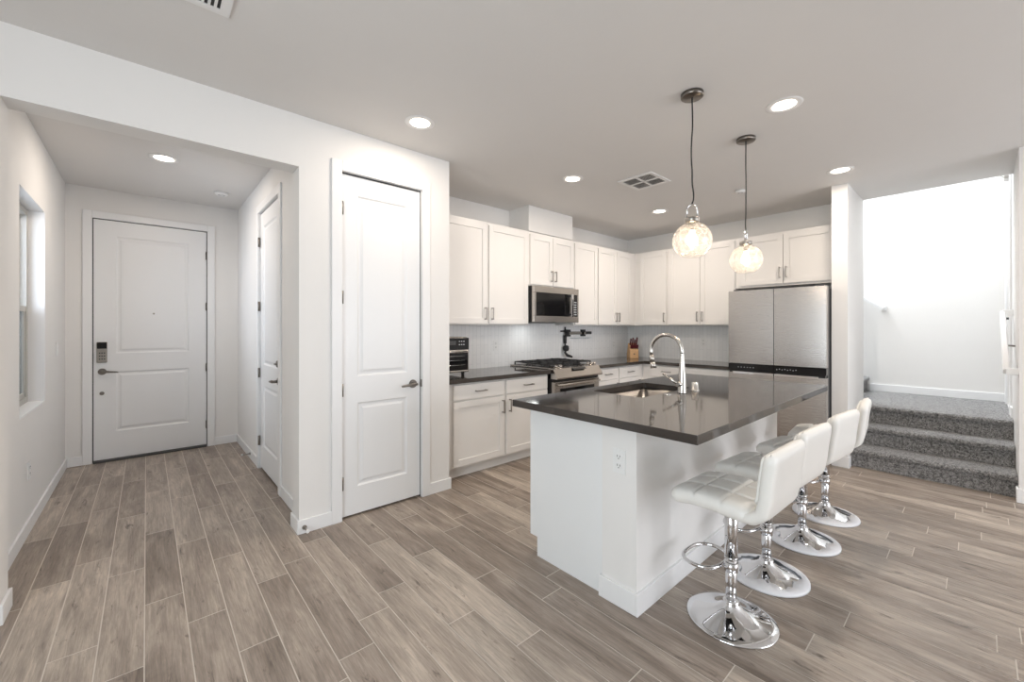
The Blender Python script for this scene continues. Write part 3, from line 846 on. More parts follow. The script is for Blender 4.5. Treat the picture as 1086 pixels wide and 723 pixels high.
# ------------------------------------------------------------ refrigerator
fr = thing('refrigerator', 'four-door stainless steel refrigerator with black display strip', 'refrigerator', (4.87, 1.845, 0), -PI/2)
def fb(name, a, b, y0, y1, z0, z1, mat, parent, label=None, bev=.004):
    bm = BM(); box(bm, a, b, y0, y1, z0, z1, bev=bev); return part(name, bm, mat, parent, label, world=False)
fb('body', .004, .884, .085, .86, .04, 1.742, 'darkgrey', fr, 'dark grey cabinet sides')
def curved(name, a, b, z0, z1, label=None):
    bm = BM(); n = 20; f_ = []
    for i in range(n+1):
        t_ = i/n; x = a+(b-a)*t_
        f_.append((x, .004*(2*t_-1)**2))
    prism(bm, f_+[(b, .075), (a, .075)], z0, z1, 'z')
    bm.normal_update()
    bmesh.ops.split_edges(bm, edges=list({e for f in bm.faces if abs(f.normal.z) > .5 or abs(f.normal.x) > .8 for e in f.edges}))
    for f in bm.faces: f.smooth = (abs(f.normal.z) < .5 and f.calc_center_median().y < .02)
    o = part(name, bm, 'steel', fr, label, world=False)
    return o
curved('left_upper_door', .0, .441, .962, 1.755)
ru = curved('right_upper_door', .447, .888, .962, 1.755)
bm = BM()
for i in range(5): box(bm, .775+i*.009, .781+i*.009, .0012, .0045, 1.683, 1.692)
box(bm, .826, .829, .0020, .0060, 1.683, 1.722)
part('badge', bm, 'chrome', ru, 'small bright badge', world=False)
ds = fb('left_display_strip', .0, .441, .002, .075, .888, .960, 'blackglass', fr, 'glossy black strip', bev=.002)
for i in range(6):
    bm = BM(); box(bm, .10+i*.030, .106+i*.030, .0005, .0025, .918, .924); part('display_icon', bm, 'display', ds, world=False)
ds = fb('right_display_strip', .447, .888, .002, .075, .888, .960, 'blackglass', fr, 'glossy black strip', bev=.002)
for i in range(8):
    bm = BM(); box(bm, .47+i*.024, .476+i*.024, .0005, .0025, .914+.006*(i % 2), .922+.006*(i % 2)); part('display_icon', bm, 'display', ds, world=False)
for nm, a, b in (('left_lower_door', 0, .441), ('right_lower_door', .447, .888)):
    ld = curved(nm, a, b, .07, .862)
    fb('handle_recess', a+.01, b-.01, .012, .07, .862, .886, 'black', ld, bev=0)
    s0, s1 = (a+.045, b) if a == 0 else (a, b-.06)
    fb('grip', s0, s1, -.004, .012, .845, .872, 'chrome', ld, 'bright pull edge', bev=.003)
fb('seam_shade_strip', .4412, .4468, .010, .07, .07, 1.75, 'black', fr, 'black strip standing in for shade between the doors', bev=0)  # dark filler added so the seam reads as shaded
fb('kick_plate', .02, .868, .03, .08, .0, .066, 'black', fr, bev=.002)
for a in (.05, .80):
    fb('hinge_cover', a, a+.07, .01, .12, 1.742, 1.768, 'darkgrey', fr, bev=.004)

# ------------------------------------------------------------ island
XI, YI = 1.72, 1.06
XIE, YIE = 3.77, 1.81
IT = .92
isl = thing('kitchen_island', 'white kitchen island with low wall and cabinet end', 'kitchen island', (2.7, 1.4, 0), 0)
bm = BM(); box(bm, XI, XIE, YI, 1.255, 0, IT-.041); part('low_wall', bm, 'wall', isl, 'painted low wall facing the stools')
bm = BM()
box(bm, XI-BT, XIE+BT, YI-BT, YI, 0, .105, bev=.003); box(bm, XI-BT, XI, YI, 1.268, 0, .105, bev=.003); box(bm, XIE, XIE+BT, YI, 1.268, 0, .105, bev=.003)
part('baseboard', bm, 'trim', isl)
bm = BM(); prism(bm, [(1.255, 0), (1.728, 0), (1.728, .112), (1.786, .112), (1.786, IT-.041), (1.255, IT-.041)], XI+.012, XI+.030, 'x'); part('end_panel', bm, 'cabpanel', isl, 'smooth white cabinet end panel')
bm = BM()
# carcass with a bay left open for the sink
box(bm, XI+.030, 2.235, 1.256, 1.785, .105, IT-.041); box(bm, 2.965, XIE-.001, 1.256, 1.785, .105, IT-.041); box(bm, 2.235, 2.965, 1.256, 1.785, .105, .655)
box(bm, 2.235, 2.965, 1.760, 1.785, .655, IT-.041)
box(bm, XI+.030, XIE-.001, 1.256, 1.725, 0, .105); part('carcass', bm, 'cab', isl)
for i, (a, b) in enumerate(((1.752, 2.23), (2.24, 2.595), (2.605, 2.96), (2.97, 3.36), (3.37, 3.76))):
    bm = BM(); shaker(bm, -b, -a, .115, .86, y=-.02)
    bm.transform(Matrix.Translation((0, 1.786, 0)) @ Matrix.Rotation(PI, 4, 'Z'))
    dd = part('door', bm, 'cab', isl)
    bm = BM(); hx = b-.04 if i % 2 else a+.04
    box(bm, hx-.005, hx+.005, 1.830, 1.840, .68, .81, bev=.002)
    for q in (.69, .80): box(bm, hx-.005, hx+.005, 1.806, 1.832, q-.005, q+.005)
    part('handle', bm, 'pewter', dd, 'dark pewter bar pull')

# island countertop with sink cut-out
SX0, SX1, SY0, SY1 = 2.275, 2.925, 1.368, 1.738
bm = BM()
o_ = [(1.640, .737), (3.80, .737), (3.80, 1.848), (1.640, 1.848)]
def rr(x0, x1, y0, y1, r, n=4):
    p = []
    for cx, cy, a0 in ((x0+r, y0+r, PI), (x1-r, y0+r, 1.5*PI), (x1-r, y1-r, 0), (x0+r, y1-r, .5*PI)):
        for i in range(n+1):
            a = a0+PI/2*i/n; p.append((cx+r*math.cos(a), cy+r*math.sin(a)))
    return p
inner = rr(SX0, SX1, SY0, SY1, .02)
for z, up in ((IT, True), (IT-.04, False)):
    O = [bm.verts.new((x, y, z)) for x, y in o_]; I = [bm.verts.new((x, y, z)) for x, y in inner]
    n = 5
    for c in range(4):
        for i in range(n-1): bm.faces.new((O[c], I[c*n+i+1], I[c*n+i]))
        c2 = (c+1) % 4
        bm.faces.new((O[c], O[c2], I[(c2*n) % 20], I[c*n+n-1]))
    if up: TO, TI = O, I
    else: BO, BI = O, I
for A, B in ((TO, BO), (TI, BI)):
    k = len(A)
    for i in range(k): bm.faces.new((A[i], A[(i+1) % k], B[(i+1) % k], B[i]))
ic = part('island_countertop', bm, 'quartz', bevel=.003)
tag(ic, 'dark polished quartz countertop overhanging the white island', 'countertop')

sk = thing('undermount_sink', 'stainless undermount sink in the island countertop', 'sink', (2.6, 1.55, .66), 0)
bm = BM(); zt, zb, tt = IT-.0435, .675, .004
P0 = rr(SX0-.008, SX1+.008, SY0-.008, SY1+.008, .035); P1 = rr(SX0-.004, SX1+.004, SY0-.004, SY1+.004, .05)
P2 = rr(SX0+.02, SX1-.02, SY0+.02, SY1-.02, .05)
Pf = rr(SX0-.028, SX1+.028, SY0-.028, SY1+.028, .05)
L = [[bm.verts.new((x, y, z)) for x, y in P] for P, z in ((Pf, zt), (P0, zt), (P1, zb+.03), (P2, zb))]
for A, B in zip(L, L[1:]):
    for i in range(20):
        f = bm.faces.new((A[i], A[(i+1) % 20], B[(i+1) % 20], B[i])); f.smooth = True
bm.faces.new(L[-1])
o = part('basin', bm, 'sink', sk, 'stainless basin'); md = o.modifiers.new('t', 'SOLIDIFY'); md.thickness = .002; md.offset = 1
bm = BM(); lathe(bm, [(0, .0015), (.025, .0015), (.040, .004), (.044, .001)], 24, ((SX0+SX1)/2, (SY0+SY1)/2, zb)); part('drain', bm, 'chrome', sk, 'round metal drain')

# faucet
FX, FY = 2.632, 1.285
fc = thing('kitchen_faucet', 'tall brushed nickel gooseneck faucet behind the island sink', 'faucet', (FX, FY, IT), 0)
M['faucet'] = simple('faucet_satin_nickel', (0.62, 0.59, 0.55), 0.24, 1.0, var=0.02)
bm = BM(); lathe(bm, [(0, 0), (.029, 0), (.029, .006), (.026, .012), (.0255, .10), (.019, .16), (.0145, .22), (.0130, .26)], 24, (FX, FY, IT)); part('body', bm, 'faucet', fc)
ar = .112; pts = [(FX, FY, IT+.25)]
cz_ = 1.190
for i in range(15):
    a = PI-(PI+.30)*i/14
    pts.append((FX, FY+ar+ar*math.cos(a), cz_+ar*math.sin(a)))
bm = BM(); tube(bm, pts, .0125, 14); part('spout', bm, 'faucet', fc)
e = Vector(pts[-1]); dr = (Vector(pts[-1])-Vector(pts[-2])).normalized()
bm = BM(); cyl(bm, e-dr*.004, e+dr*.045, .0145, .0155, 18); cyl(bm, e+dr*.045, e+dr*.088, .0155, .0215, 18); sh = part('spray_head', bm, 'faucet', fc, 'pull-down spray head')
bm = BM(); p = e+dr*.035; q = Vector((0, dr.z, -dr.y)); q = q if q.y > 0 else -q
c_ = p+q*.015
cyl(bm, c_-dr*.022, c_+dr*.022, .0055, .0055, 10); part('spray_button', bm, 'rubber', sh, 'black spray button')
bm = BM()
cyl(bm, (FX, FY, IT+.062), (FX-.055, FY+.008, IT+.062), .017, .016, 18); tube(bm, [(FX-.050, FY+.01, IT+.066), (FX-.052, FY+.055, IT+.095), (FX-.054, FY+.105, IT+.122)], [.009, .007, .006], 10)
part('lever', bm, 'faucet', fc, 'side lever handle')
sd = thing('air_gap_cap', 'short cylindrical nickel cap beside the faucet', 'sink fitting', (2.79, 1.272, IT), 0)
bm = BM(); lathe(bm, [(0, 0), (.027, 0), (.027, .006), (.021, .008), (.021, .055), (.019, .060), (0, .061)], 24, (2.79, 1.272, IT)); part('cap', bm, 'faucet', sd)
bt_ = thing('disposal_button', 'small flat round metal button on the island countertop', 'button', (2.505, 1.318, IT), 0)
bm = BM(); lathe(bm, [(0, .006), (.012, .006), (.013, .003), (.021, .003), (.023, 0), (0, 0)], 24, (2.505, 1.318, IT)); part('button_disc', bm, 'chrome', bt_)

# ------------------------------------------------------------ outlets and switches
def plate(kind, label, loc, rotz, sw=False, s=1.0, group=None):
    t = thing(kind, label, 'light switch' if sw else 'outlet', loc, rotz, group)
    bm = BM(); box(bm, -.036*s, .036*s, -.006, 0, -.059*s, .059*s, bev=.002); part('cover_plate', bm, 'plastic', t, world=False)
    if sw:
        bm = BM(); box(bm, -.016, .016, -.010, -.005, -.033, .033, bev=.0015); part('rocker', bm, 'plastic', t, world=False)
    else:
        for z in (-.022, .022):
            bm = BM(); box(bm, -.016, .016, -.0085, -.005, z-.015, z+.015, bev=.003); r_ = part('receptacle', bm, 'plastic', t, world=False)
            bm = BM(); box(bm, -.0085, -.0055, -.0092, -.008, z-.001, z+.009); box(bm, .0055, .0085, -.0092, -.008, z-.001, z+.008)
            cyl(bm, (0, -.008, z-.008), (0, -.0092, z-.008), .0028, seg=10); part('slot', bm, 'slot', r_, 'dark socket slots', world=False)
    return t
plate('wall_outlet', 'white double outlet on the end of the island', (XI, 1.152, .702), -PI/2)
plate('wall_outlet', 'white outlet low on the left foyer wall', (XFL, 4.173, .402), PI/2)
plate('light_switch', 'white rocker switch on the left foyer wall beyond the window', (XFL, 5.32, 1.165), PI/2, True)
plate('wall_outlet', 'white outlet on the tile backsplash beside the toaster oven', (3.02, YW-.008, 1.145), 0)
plate('wall_outlet', 'white outlet on the tile backsplash left of the knife block', (5.35, YW-.008, 1.10), 0)
plate('wall_outlet', 'white outlet on the tile backsplash left of the refrigerator', (XW-.008, 2.505, 1.15), -PI/2)

# ------------------------------------------------------------ toaster oven
to = thing('toaster_oven', 'black and steel countertop toaster oven at the pantry wall', 'toaster oven', (2.14, 3.24, CT), 0)
x0, x1, y0, y1, z0, z1 = 1.945, 2.328, 3.235, 3.62, CT+.030, CT+.365
bm = BM(); box(bm, x0, x1, y0+.012, y1, z0, z1, bev=.025); part('housing', bm, 'steelx', to, 'steel housing')
bm = BM(); box(bm, x0+.005, x1-.012, y0, y0+.02, z0+.215, z1-.008, bev=.006); cp = part('control_panel', bm, 'blackglass', to, 'dark touch control panel')
bm = BM(); box(bm, x0+.11, x0+.22, y0-.001, y0+.001, z0+.262, z0+.300); part('screen', bm, 'darkgrey', cp)
bm = BM()
for i in range(6):
    for dx in (.03, .255): box(bm, x0+dx+(i % 3)*.025, x0+dx+.012+(i % 3)*.025, y0-.001, y0+.001, z0+.26+(i//3)*.03, z0+.268+(i//3)*.03)
part('touch_key', bm, 'display', cp)
bm = BM(); box(bm, x0+.006, x1-.012, y0+.001, y0+.016, z0+.185, z0+.212, bev=.004); dr_ = part('door_rail', bm, 'steelx', to, 'steel door top rail')
bm = BM(); box(bm, x0+.012, x1-.020, y0+.003, y0+.014, z0+.022, z0+.186, bev=.004); part('glass_door', bm, 'blackglass', to, 'dark glass door')
bm = BM()
for zz in (.07, .115, .155):
    cyl(bm, (x0+.04, y0-.0005, z0+zz), (x1-.06, y0-.0005, z0+zz), .0022, seg=8)
part('wire_rack', bm, 'chrome', to, 'wire rack lines behind the glass')
bm = BM(); box(bm, x0+.01, x1-.014, y0, y0+.02, z0+.002, z0+.022, bev=.005); part('bottom_rail', bm, 'steelx', to)
bm = BM(); tube(bm, [(x0+.05, y0+.003, z0+.200), (x0+.05, y0-.03, z0+.200), (x1-.055, y0-.03, z0+.200), (x1-.055, y0+.003, z0+.200)], .007, 8); part('door_handle', bm, 'steelx', to)
for fx in (x0+.05, x1-.05):
    for fy in (y0+.05, y1-.05):
        bm = BM(); cyl(bm, (fx, fy, CT+.0005), (fx, fy, z0+.006), .014, .018, 14); part('foot', bm, 'rubber', to, 'black foot')

# ------------------------------------------------------------ knife block and knives
KB = Matrix.Translation((5.42, 3.40, CT)) @ Matrix.Rotation(R(-38), 4, 'Z')
kb = thing('knife_block', 'pale maple knife block standing in the kitchen corner', 'knife block', (5.42, 3.40, CT), R(-38))
bm = BM(); prism(bm, [(-.060, .0005), (.085, .0005), (.085, .05), (.025, .225), (-.035, .175), (-.060, .115)], -.065, .065, 'x'); part('block', bm, 'woodblock', kb, world=False, bevel=.004)
bm = BM(); box(bm, -.010, .010, -.0612, -.0595, .055, .075, bev=0); part('emblem', bm, 'slot', kb, 'small dark emblem', world=False)
def knife(x, y, z, L, label, first=None):
    t = thing('kitchen_knife', label, 'knife', tuple(KB @ Vector((x, y, z))), R(-38), 'burgundy-handled knives in the block')
    dv = Vector((0, -.38, .92)).normalized(); up = Vector((0, 0, 1))
    bm = BM(); prof = [(.0, .0), (.010, .0), (.009, L*.5), (.012, L), (-.010, L), (-.008, L*.5), (-.010, 0)]
    # handle
    base_m = Matrix.Rotation(math.atan2(.38, .92), 4, 'X')
    prism(bm, prof[1:], -.009, .009, 'x'); bm.transform(base_m); part('handle', bm, 'burgundy', t, 'dark burgundy handle', world=False, bevel=.003)
    bm = BM(); box(bm, -.001, .001, -.009, .008, -.07, .002); bm.transform(base_m); part('blade', bm, 'chrome', t, 'steel blade', world=False)
top = [(-.045, -.010, .200, .100), (-.015, -.012, .198, .115), (.018, -.010, .200, .085), (.046, -.012, .198, .120)]
txt = ['far left knife of the tall row', 'second knife of the tall row', 'third knife of the tall row', 'far right knife of the tall row']
for (x, y, z, L), s in zip(top, txt): knife(x, y, z, L, 'burgundy-handled kitchen knife, '+s+' in the block')
for i in range(6):
    s = ['leftmost', 'second from left', 'third from left', 'third from right', 'second from right', 'rightmost'][i]
    knife(-.050+i*.020, -.050, .150, .055, 'short burgundy-handled steak knife, %s of the lower row in the block' % s)

# ------------------------------------------------------------ wall rail with hanging tool
rl = thing('wall_tool_rail', 'steel and black tool rail on the backsplash right of the range', 'rail', (4.5, YW-.008, 1.27), 0)
bm = BM(); box(bm, 4.30, 4.78, YW-.030, YW-.0085, 1.258, 1.300, bev=.003); part('bar', bm, 'steelx', rl, 'steel bar')
for a in (4.235, 4.555):
    bm = BM(); box(bm, a, a+.075, YW-.045, YW-.0085, 1.290, 1.325, bev=.003); box(bm, a, a+.075, YW-.045, YW-.0085, 1.232, 1.255, bev=.003); box(bm, a+.012, a+.063, YW-.030, YW-.0085, 1.250, 1.295); part('clamp', bm, 'blackmatte', rl, 'black clamp')
bm = BM(); box(bm, 4.66, 4.78, YW-.036, YW-.029, 1.262, 1.296, bev=.002); part('end_cap', bm, 'darkgrey', rl)
bm = BM(); box(bm, 4.33, 4.76, YW-.055, YW-.0085, 1.205, 1.211); part('shelf', bm, 'pane', rl, 'thin clear shelf')
ha = thing('hanging_arm', 'black jointed arm hanging from the backsplash tool rail', 'utensil', (4.20, YW-.04, 1.36), 0)
bm = BM(); cyl(bm, (4.205, YW-.035, 1.10), (4.205, YW-.035, 1.36), .010, seg=12); cyl(bm, (4.205, YW-.035, 1.14), (4.205, YW-.035, 1.25), .022, seg=14); part('pole', bm, 'blackmatte', ha)
bm = BM(); cyl(bm, (4.12, YW-.035, 1.305), (4.26, YW-.035, 1.305), .010, seg=12); part('crossbar', bm, 'blackmatte', ha)
bm = BM(); lathe(bm, [(0, -.04), (.030, -.035), (.042, -.01), (.040, .025), (.022, .04), (0, .042)], 18, (4.20, YW-.055, 1.075)); part('joint', bm, 'blackmatte', ha)
bm = BM(); tube(bm, [(4.20, YW-.06, 1.06), (4.165, YW-.07, 1.02), (4.185, YW-.09, 0.985), (4.28, YW-.09, .96)], [.014, .016, .020, .014], 10); part('lower_arm', bm, 'blackmatte', ha)

# ------------------------------------------------------------ bar stools
def slab_curve(pts, width, th, nu, nv, quilt=(0, 0), taper=None):
    """upholstered slab following pts (y,z), width along x, rounded edges; top side = left normal"""
    bm = BM()
    P = [Vector((0, y, z)) for y, z in pts]
    n = len(P)
    cum = [0]
    for a, b in zip(P, P[1:]): cum.append(cum[-1]+(b-a).length)
    def at(s):
        d_ = s*cum[-1]
        for i in range(n-1):
            if d_ <= cum[i+1]+1e-9:
                t = (d_-cum[i])/(cum[i+1]-cum[i]); return P[i].lerp(P[i+1], t)
        return P[-1]
    def tan(s):
        return (at(min(1, s+.04))-at(max(0, s-.04))).normalized()
    top = []; bot = []
    for i in range(nu+1):
        s = i/nu; s = .5-.5*math.cos(PI*s) if False else s
        c = at(s); t = tan(s); nr = Vector((0, -t.z, t.y))
        rt = []; rb = []
        w2 = width/2
        for j in range(nv+1):
            v = -1+2*j/nv
            eu = abs(2*s-1); ev = abs(v)
            prof = (max(0, 1-eu**14))**.45*(max(0, 1-ev**10))**.45
            # corner rounding in plan
            sx = w2*(1-.10*max(0, (eu-.75)/.25)**2.2)
            h = th/2*prof
            q = 0
            if quilt[0]:
                a = abs(math.sin(PI*s*quilt[0])); b = abs(math.sin(PI*(v+1)/2*quilt[1]))
                q = .011*(min(1, a*4)**.6*min(1, b*4)**.6-1)+.004*(a*b)
            x = sx*v
            rt.append(bm.verts.new(Vector((x, c.y, c.z))+nr*(h+q*prof)))
            rb.append(bm.verts.new(Vector((x, c.y, c.z))-nr*h))
        top.append(rt); bot.append(rb)
    for i in range(nu):
        for j in range(nv):
            f = bm.faces.new((top[i][j], top[i+1][j], top[i+1][j+1], top[i][j+1])); f.smooth = True
            f = bm.faces.new((bot[i][j], bot[i][j+1], bot[i+1][j+1], bot[i+1][j])); f.smooth = True
    bmesh.ops.remove_doubles(bm, verts=bm.verts, dist=.0004)
    # close the rim where it is still open
    bmesh.ops.holes_fill(bm, edges=[e for e in bm.edges if e.is_boundary], sides=0)
    return bm

def make_stool(film):
    t = thing('bar_stool', None, 'bar stool')
    # local: +y points to the island (front of the seat)
    seat_pts = [(.200, .560), (.10, .578), (0, .580), (-.08, .573), (-.150, .568)]
    bm = slab_curve([(y, z) for y, z in seat_pts][::-1], .395, .075, 66, 66, (3, 3)); o = part('seat', bm, 'vinyl', t, world=False)
    back = [(-.110, .562), (-.155, .568), (-.190, .596), (-.201, .65), (-.210, .735), (-.226, .850)]
    bm = slab_curve(back, .405, .056, 36, 36, (0, 0)); o = part('backrest', bm, 'vinyl', t, world=False)
    bm = slab_curve([(-.192+.030, .625), (-.201+.029, .665), (-.210+.029, .745), (-.222+.029, .83)], .350, .022, 50, 54, (3, 3)); part('back_cushion', bm, 'vinyl', t, world=False)
    bm = BM(); box(bm, -.09, .09, -.10, .10, .538, .552, bev=.003); box(bm, -.012, .012, .09, .19, .540, .548); part('mounting_plate', bm, 'blackmatte', t, 'black steel seat plate', world=False)
    bm = BM(); cyl(bm, (.0, -.0, .29), (0, 0, .540), .0275, seg=28); part('upper_tube', bm, 'chrome', t, world=False)
    bm = BM(); cyl(bm, (0, 0, .06), (0, 0, .285), .0235, seg=28); cyl(bm, (0, 0, .284), (0, 0, .292), .0290, seg=28); part('lower_tube', bm, 'chrome', t, world=False)
    bm = BM()
    prof = [(0, .001), (.187, .001), (.191, .006), (.187, .011), (.160, .016), (.120, .026), (.080, .042), (.052, .060), (.038, .074), (.034, .082), (.034, .088), (.025, .094), (.0, .094)]
    lathe(bm, prof, 64); part('base', bm, 'chrome', t, 'polished trumpet base', world=False)
    bm = BM(); zf = .245
    pts = []
    for i in range(28):
        a = 2*PI*i/28
        x = .118*math.copysign(abs(math.cos(a))**.75, math.cos(a)); y = .085*math.copysign(abs(math.sin(a))**.85, math.sin(a))
        pts.append((x, y+.118, zf))
    tube(bm, pts, .0085, 10, closed=True); cyl(bm, (0, 0, zf-.02), (0, 0, zf+.022), .0300, seg=24)
    part('footrest', bm, 'chrome', t, 'chrome ring footrest', world=False)
    if film:
        rnd = random.Random(5); bm = BM(); N = 48
        radn = [.142+.012*math.sin(5*2*PI*i/N)+rnd.uniform(-.011, .011) for i in range(N)]
        ringz = []
        zof = lambda r: .018+max(0, (.165-r))*.25
        A = [bm.verts.new((radn[i]*math.cos(2*PI*i/N), radn[i]*math.sin(2*PI*i/N), zof(radn[i])+.004+rnd.uniform(0, .002))) for i in range(N)]
        B = [bm.verts.new((.180*math.cos(2*PI*i/N), .190*math.sin(2*PI*i/N), .0165)) for i in range(N)]
        D = [bm.verts.new((.196*math.cos(2*PI*i/N), .196*math.sin(2*PI*i/N), .012)) for i in range(N)]
        E_ = [bm.verts.new((.197*math.cos(2*PI*i/N), .197*math.sin(2*PI*i/N), .002)) for i in range(N)]
        for U, V in ((A, B), (B, D), (D, E_)):
            for i in range(N):
                f = bm.faces.new((U[i], U[(i+1) % N], V[(i+1) % N], V[i])); f.smooth = True
        o = part('protective_film', bm, 'film', t, 'torn white protective film around the base', world=False)
        md = o.modifiers.new('t', 'SOLIDIFY'); md.thickness = .0015
    return t
GS = 'white vinyl bar stools along the island'
s1 = make_stool(False); s1.location = (2.030, .757, 0); s1.rotation_euler = (0, 0, R(-2))
s1['group'] = GS; s1['label'] = 'white quilted bar stool nearest the island corner, bare chrome base'
s2 = make_stool(True); s2.location = (2.535, .763, 0); s2.rotation_euler = (0, 0, R(-4))
s2['group'] = GS; s2['label'] = 'white quilted bar stool next to the bare-based one, film-edged base'
dup(s2, (3.119, .738, 0), R(-6), 'third white bar stool from the island corner, film-edged chrome base')
dup(s2, (3.665, .728, 0), R(5), 'white bar stool nearest the carpeted steps, film-edged chrome base')

# ------------------------------------------------------------ ceiling fixtures
def downlight(loc, label, power, first=[None]):
    if first[0] is None:
        t = thing('recessed_light', label, 'ceiling light', loc, 0, 'round recessed ceiling lights')
        bm = BM(); lathe(bm, [(.100, -.0005), (.099, -.003), (.092, -.0046), (.070, -.0046), (.066, -.003), (.066, -.0005)], 36); part('trim_ring', bm, 'ceil_trim', t, 'white trim ring', world=False)
        bm = BM(); lathe(bm, [(0, -.003), (.0655, -.003), (.0655, -.0005), (0, -.0005)], 32); part('diffuser', bm, 'lampwhite', t, 'lit round diffuser', world=False)
        first[0] = t
    else:
        t = dup(first[0], loc, 0, label)
    ld = bpy.data.lights.new('downlight', 'AREA'); ld.shape = 'DISK'; ld.size = .125; ld.energy = power; ld.color = (1.0, .87, .74)
    lo = bpy.data.objects.new('downlight', ld); C.objects.link(lo); lo.location = (loc[0], loc[1], loc[2]-.0042)
    return t
DL = 12
downlight((1.390, 2.511, H), 'recessed light above the pantry door, nearest the pantry wall', DL*.6)
downlight((2.984, 2.511, H), 'recessed light in the middle of the far row, before the duct chase', DL)
downlight((4.590, 2.520, H), 'recessed light in the far kitchen corner, left of the pendants', DL)
downlight((2.983, .800, H), 'large-looking recessed light right of the nearer pendant', DL)
downlight((4.593, .803, H), 'recessed light beside the narrow wall end at the steps', DL)
downlight((.107, 4.433, H), 'recessed light in the foyer ceiling before the entry door', DL*.9)

def disc(name, loc, r, label, cat):
    t = thing(name, label, cat, loc, 0)
    bm = BM(); lathe(bm, [(0, -.026), (r*.75, -.026), (r*.92, -.018), (r, -.001), (0, -.001)], 32); part('cover', bm, 'ceil_trim', t, world=False)
    bm = BM(); lathe(bm, [(r*.3, -.0262), (r*.4, -.0275), (r*.5, -.0262)], 24); part('grille_ring', bm, 'louver', t, world=False)
disc('smoke_detector', (.580, 5.178, H), .062, 'round white detector on the foyer ceiling', 'smoke detector')
disc('sprinkler_cover', (4.512, 1.595, H), .048, 'small round white cover on the kitchen ceiling behind the pendants', 'ceiling cover')

def vent(x0, x1, y0, y1, label, kind):
    t = thing('ceiling_vent', label, 'vent', ((x0+x1)/2, (y0+y1)/2, H), 0)
    f = .032; z1 = H-.0005; z0 = H-.010
    bm = BM()
    box(bm, x0, x1, y0, y0+f, z0, z1, bev=.002); box(bm, x0, x1, y1-f, y1, z0, z1, bev=.002); box(bm, x0, x0+f, y0+f, y1-f, z0, z1); box(bm, x1-f, x1, y0+f, y1-f, z0, z1)
    part('frame', bm, 'ceil_trim', t, 'white vent frame')
    bm = BM(); box(bm, x0+f, x1-f, y0+f, y1-f, H-.003, H-.0005); part('duct_shade_plate', bm, 'gap', t, 'dark plate standing in for the shaded duct')  # flat dark plate, shade of the duct put into its colour
    bm = BM()
    if kind == 'four':
        cx, cy = (x0+x1)/2, (y0+y1)/2
        box(bm, cx-.008, cx+.008, y0+f, y1-f, z0, H-.002); box(bm, x0+f, x1-f, cy-.008, cy+.008, z0, H-.002)
        for qa, qb, ra, rb, ang in ((x0+f, cx-.008, y0+f, cy-.008, 1), (cx+.008, x1-f, y0+f, cy-.008, -1), (x0+f, cx-.008, cy+.008, y1-f, -1), (cx+.008, x1-f, cy+.008, y1-f, 1)):
            n = 8
            for i in range(n):
                if ang > 0:
                    y = ra+(rb-ra)*(i+.5)/n
                    prism(bm, [(y-.009, H-.0105), (y-.006, H-.0105), (y+.008, H-.003), (y+.005, H-.003)], qa, qb, 'x')
                else:
                    x = qa+(qb-qa)*(i+.5)/n
                    prism(bm, [(x-.009, H-.0105), (x-.006, H-.0105), (x+.008, H-.003), (x+.005, H-.003)], ra, rb, 'y')
        part('louvers', bm, 'ceil_trim', t, 'white angled louvers')
    else:
        n = 15
        for i in range(n+1):
            x = x0+f+(x1-x0-2*f)*i/n; box(bm, x-.005, x+.005, y0+f, y1-f, z0+.001, H-.003)
        part('louvers', bm, 'ceil_trim', t, 'white louver bars')
vent(3.357, 3.710, 1.922, 2.272, 'square white ceiling vent in the middle of the kitchen ceiling', 'four')
vent(-.12, .276, 2.045, 2.222, 'white slotted ceiling vent at the top left, partly out of view', 'slots')

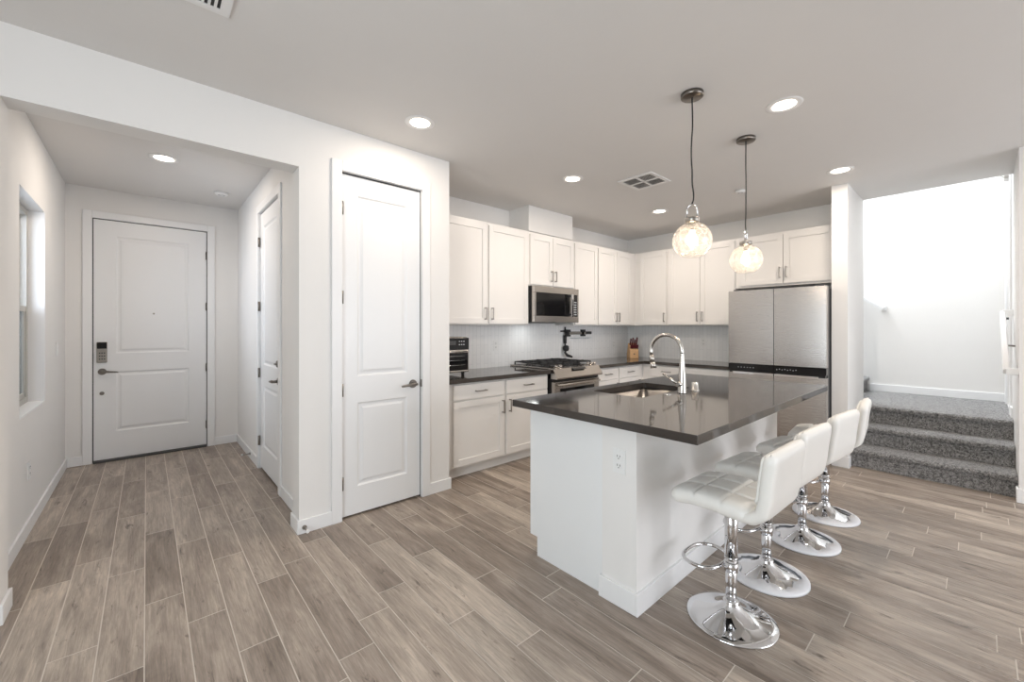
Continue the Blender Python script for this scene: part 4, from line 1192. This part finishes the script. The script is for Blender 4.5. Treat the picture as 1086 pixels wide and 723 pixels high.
# ------------------------------------------------------------ pendants
def pendant(loc, zc, label, twist):
    t = thing('pendant_light', label, 'pendant light', loc, twist, 'glass globe pendants over the island')
    Z = lambda z: z-H
    bm = BM(); lathe(bm, [(0, -.026), (.058, -.026), (.063, -.022), (.063, -.0005), (0, -.0005)], 36); part('canopy', bm, 'nickel_dark', t, 'dark nickel ceiling canopy', world=False)
    rtop = Z(zc+.110); hook = rtop+.108
    pts = []
    for i in range(30):
        s = i/29; z = -.02+(hook+.02)*s
        a = .006*min(1, s*3)*math.sin(s*9)+(.008*math.sin(s*22) if s > .6 else 0)*(s-.6)/.4
        pts.append((a, .4*a, z))
    pts[-1] = (0, 0, hook+.002)
    bm = BM(); tube(bm, pts, .0044, 8); part('cord', bm, 'rubber', t, 'slightly wavy black cord', world=False)
    w_ = .031; pts = [(-w_, 0, rtop+.02)]
    for i in range(11):
        a = PI-PI*i/10; pts.append((w_*math.cos(a), 0, hook-w_-.004+w_*math.sin(a)))
    pts.append((w_, 0, rtop+.02))
    bm = BM(); tube(bm, pts, .0042, 10); part('hanging_loop', bm, 'chrome', t, 'bright metal loop', world=False)
    bm = BM(); lathe(bm, [(0, rtop+.024), (.039, rtop+.024), (.041, rtop+.021), (.041, rtop+.002), (.034, rtop-.004), (0, rtop-.004)], 32); cyl(bm, (0, 0, rtop-.05), (0, 0, rtop), .016, seg=18); part('socket_cap', bm, 'nickel', t, 'nickel socket cap', world=False)
    zz = Z(zc); r = .110; prof = []
    for i in range(24):
        a = R(18)+(R(152)-R(18))*i/23
        prof.append((r*math.sin(a), zz+r*.98*math.cos(a)))
    bm = BM(); lathe(bm, prof, 48); o = part('glass_globe', bm, 'globe', t, 'crackled clear glass globe open at the bottom', world=False)
    bm = BM(); lathe(bm, [(0, zz+.062), (.013, zz+.060), (.014, zz+.045), (.028, zz+.015), (.030, zz-.005), (.022, zz-.026), (0, zz-.034)], 24); part('bulb', bm, 'bulb', t, 'glowing warm bulb', world=False)
    ld = bpy.data.lights.new('pendant_bulb', 'POINT'); ld.energy = 3.2; ld.color = (1.0, .80, .60); ld.shadow_soft_size = .036
    lo = bpy.data.objects.new('pendant_bulb', ld); C.objects.link(lo); lo.location = (loc[0], loc[1], zc)
pendant((2.430, 1.125, H), 1.868, 'crackled glass globe pendant hanging nearer the camera', R(-41))
pendant((3.300, 1.128, H), 1.850, 'crackled glass globe pendant hanging nearer the refrigerator', R(8))
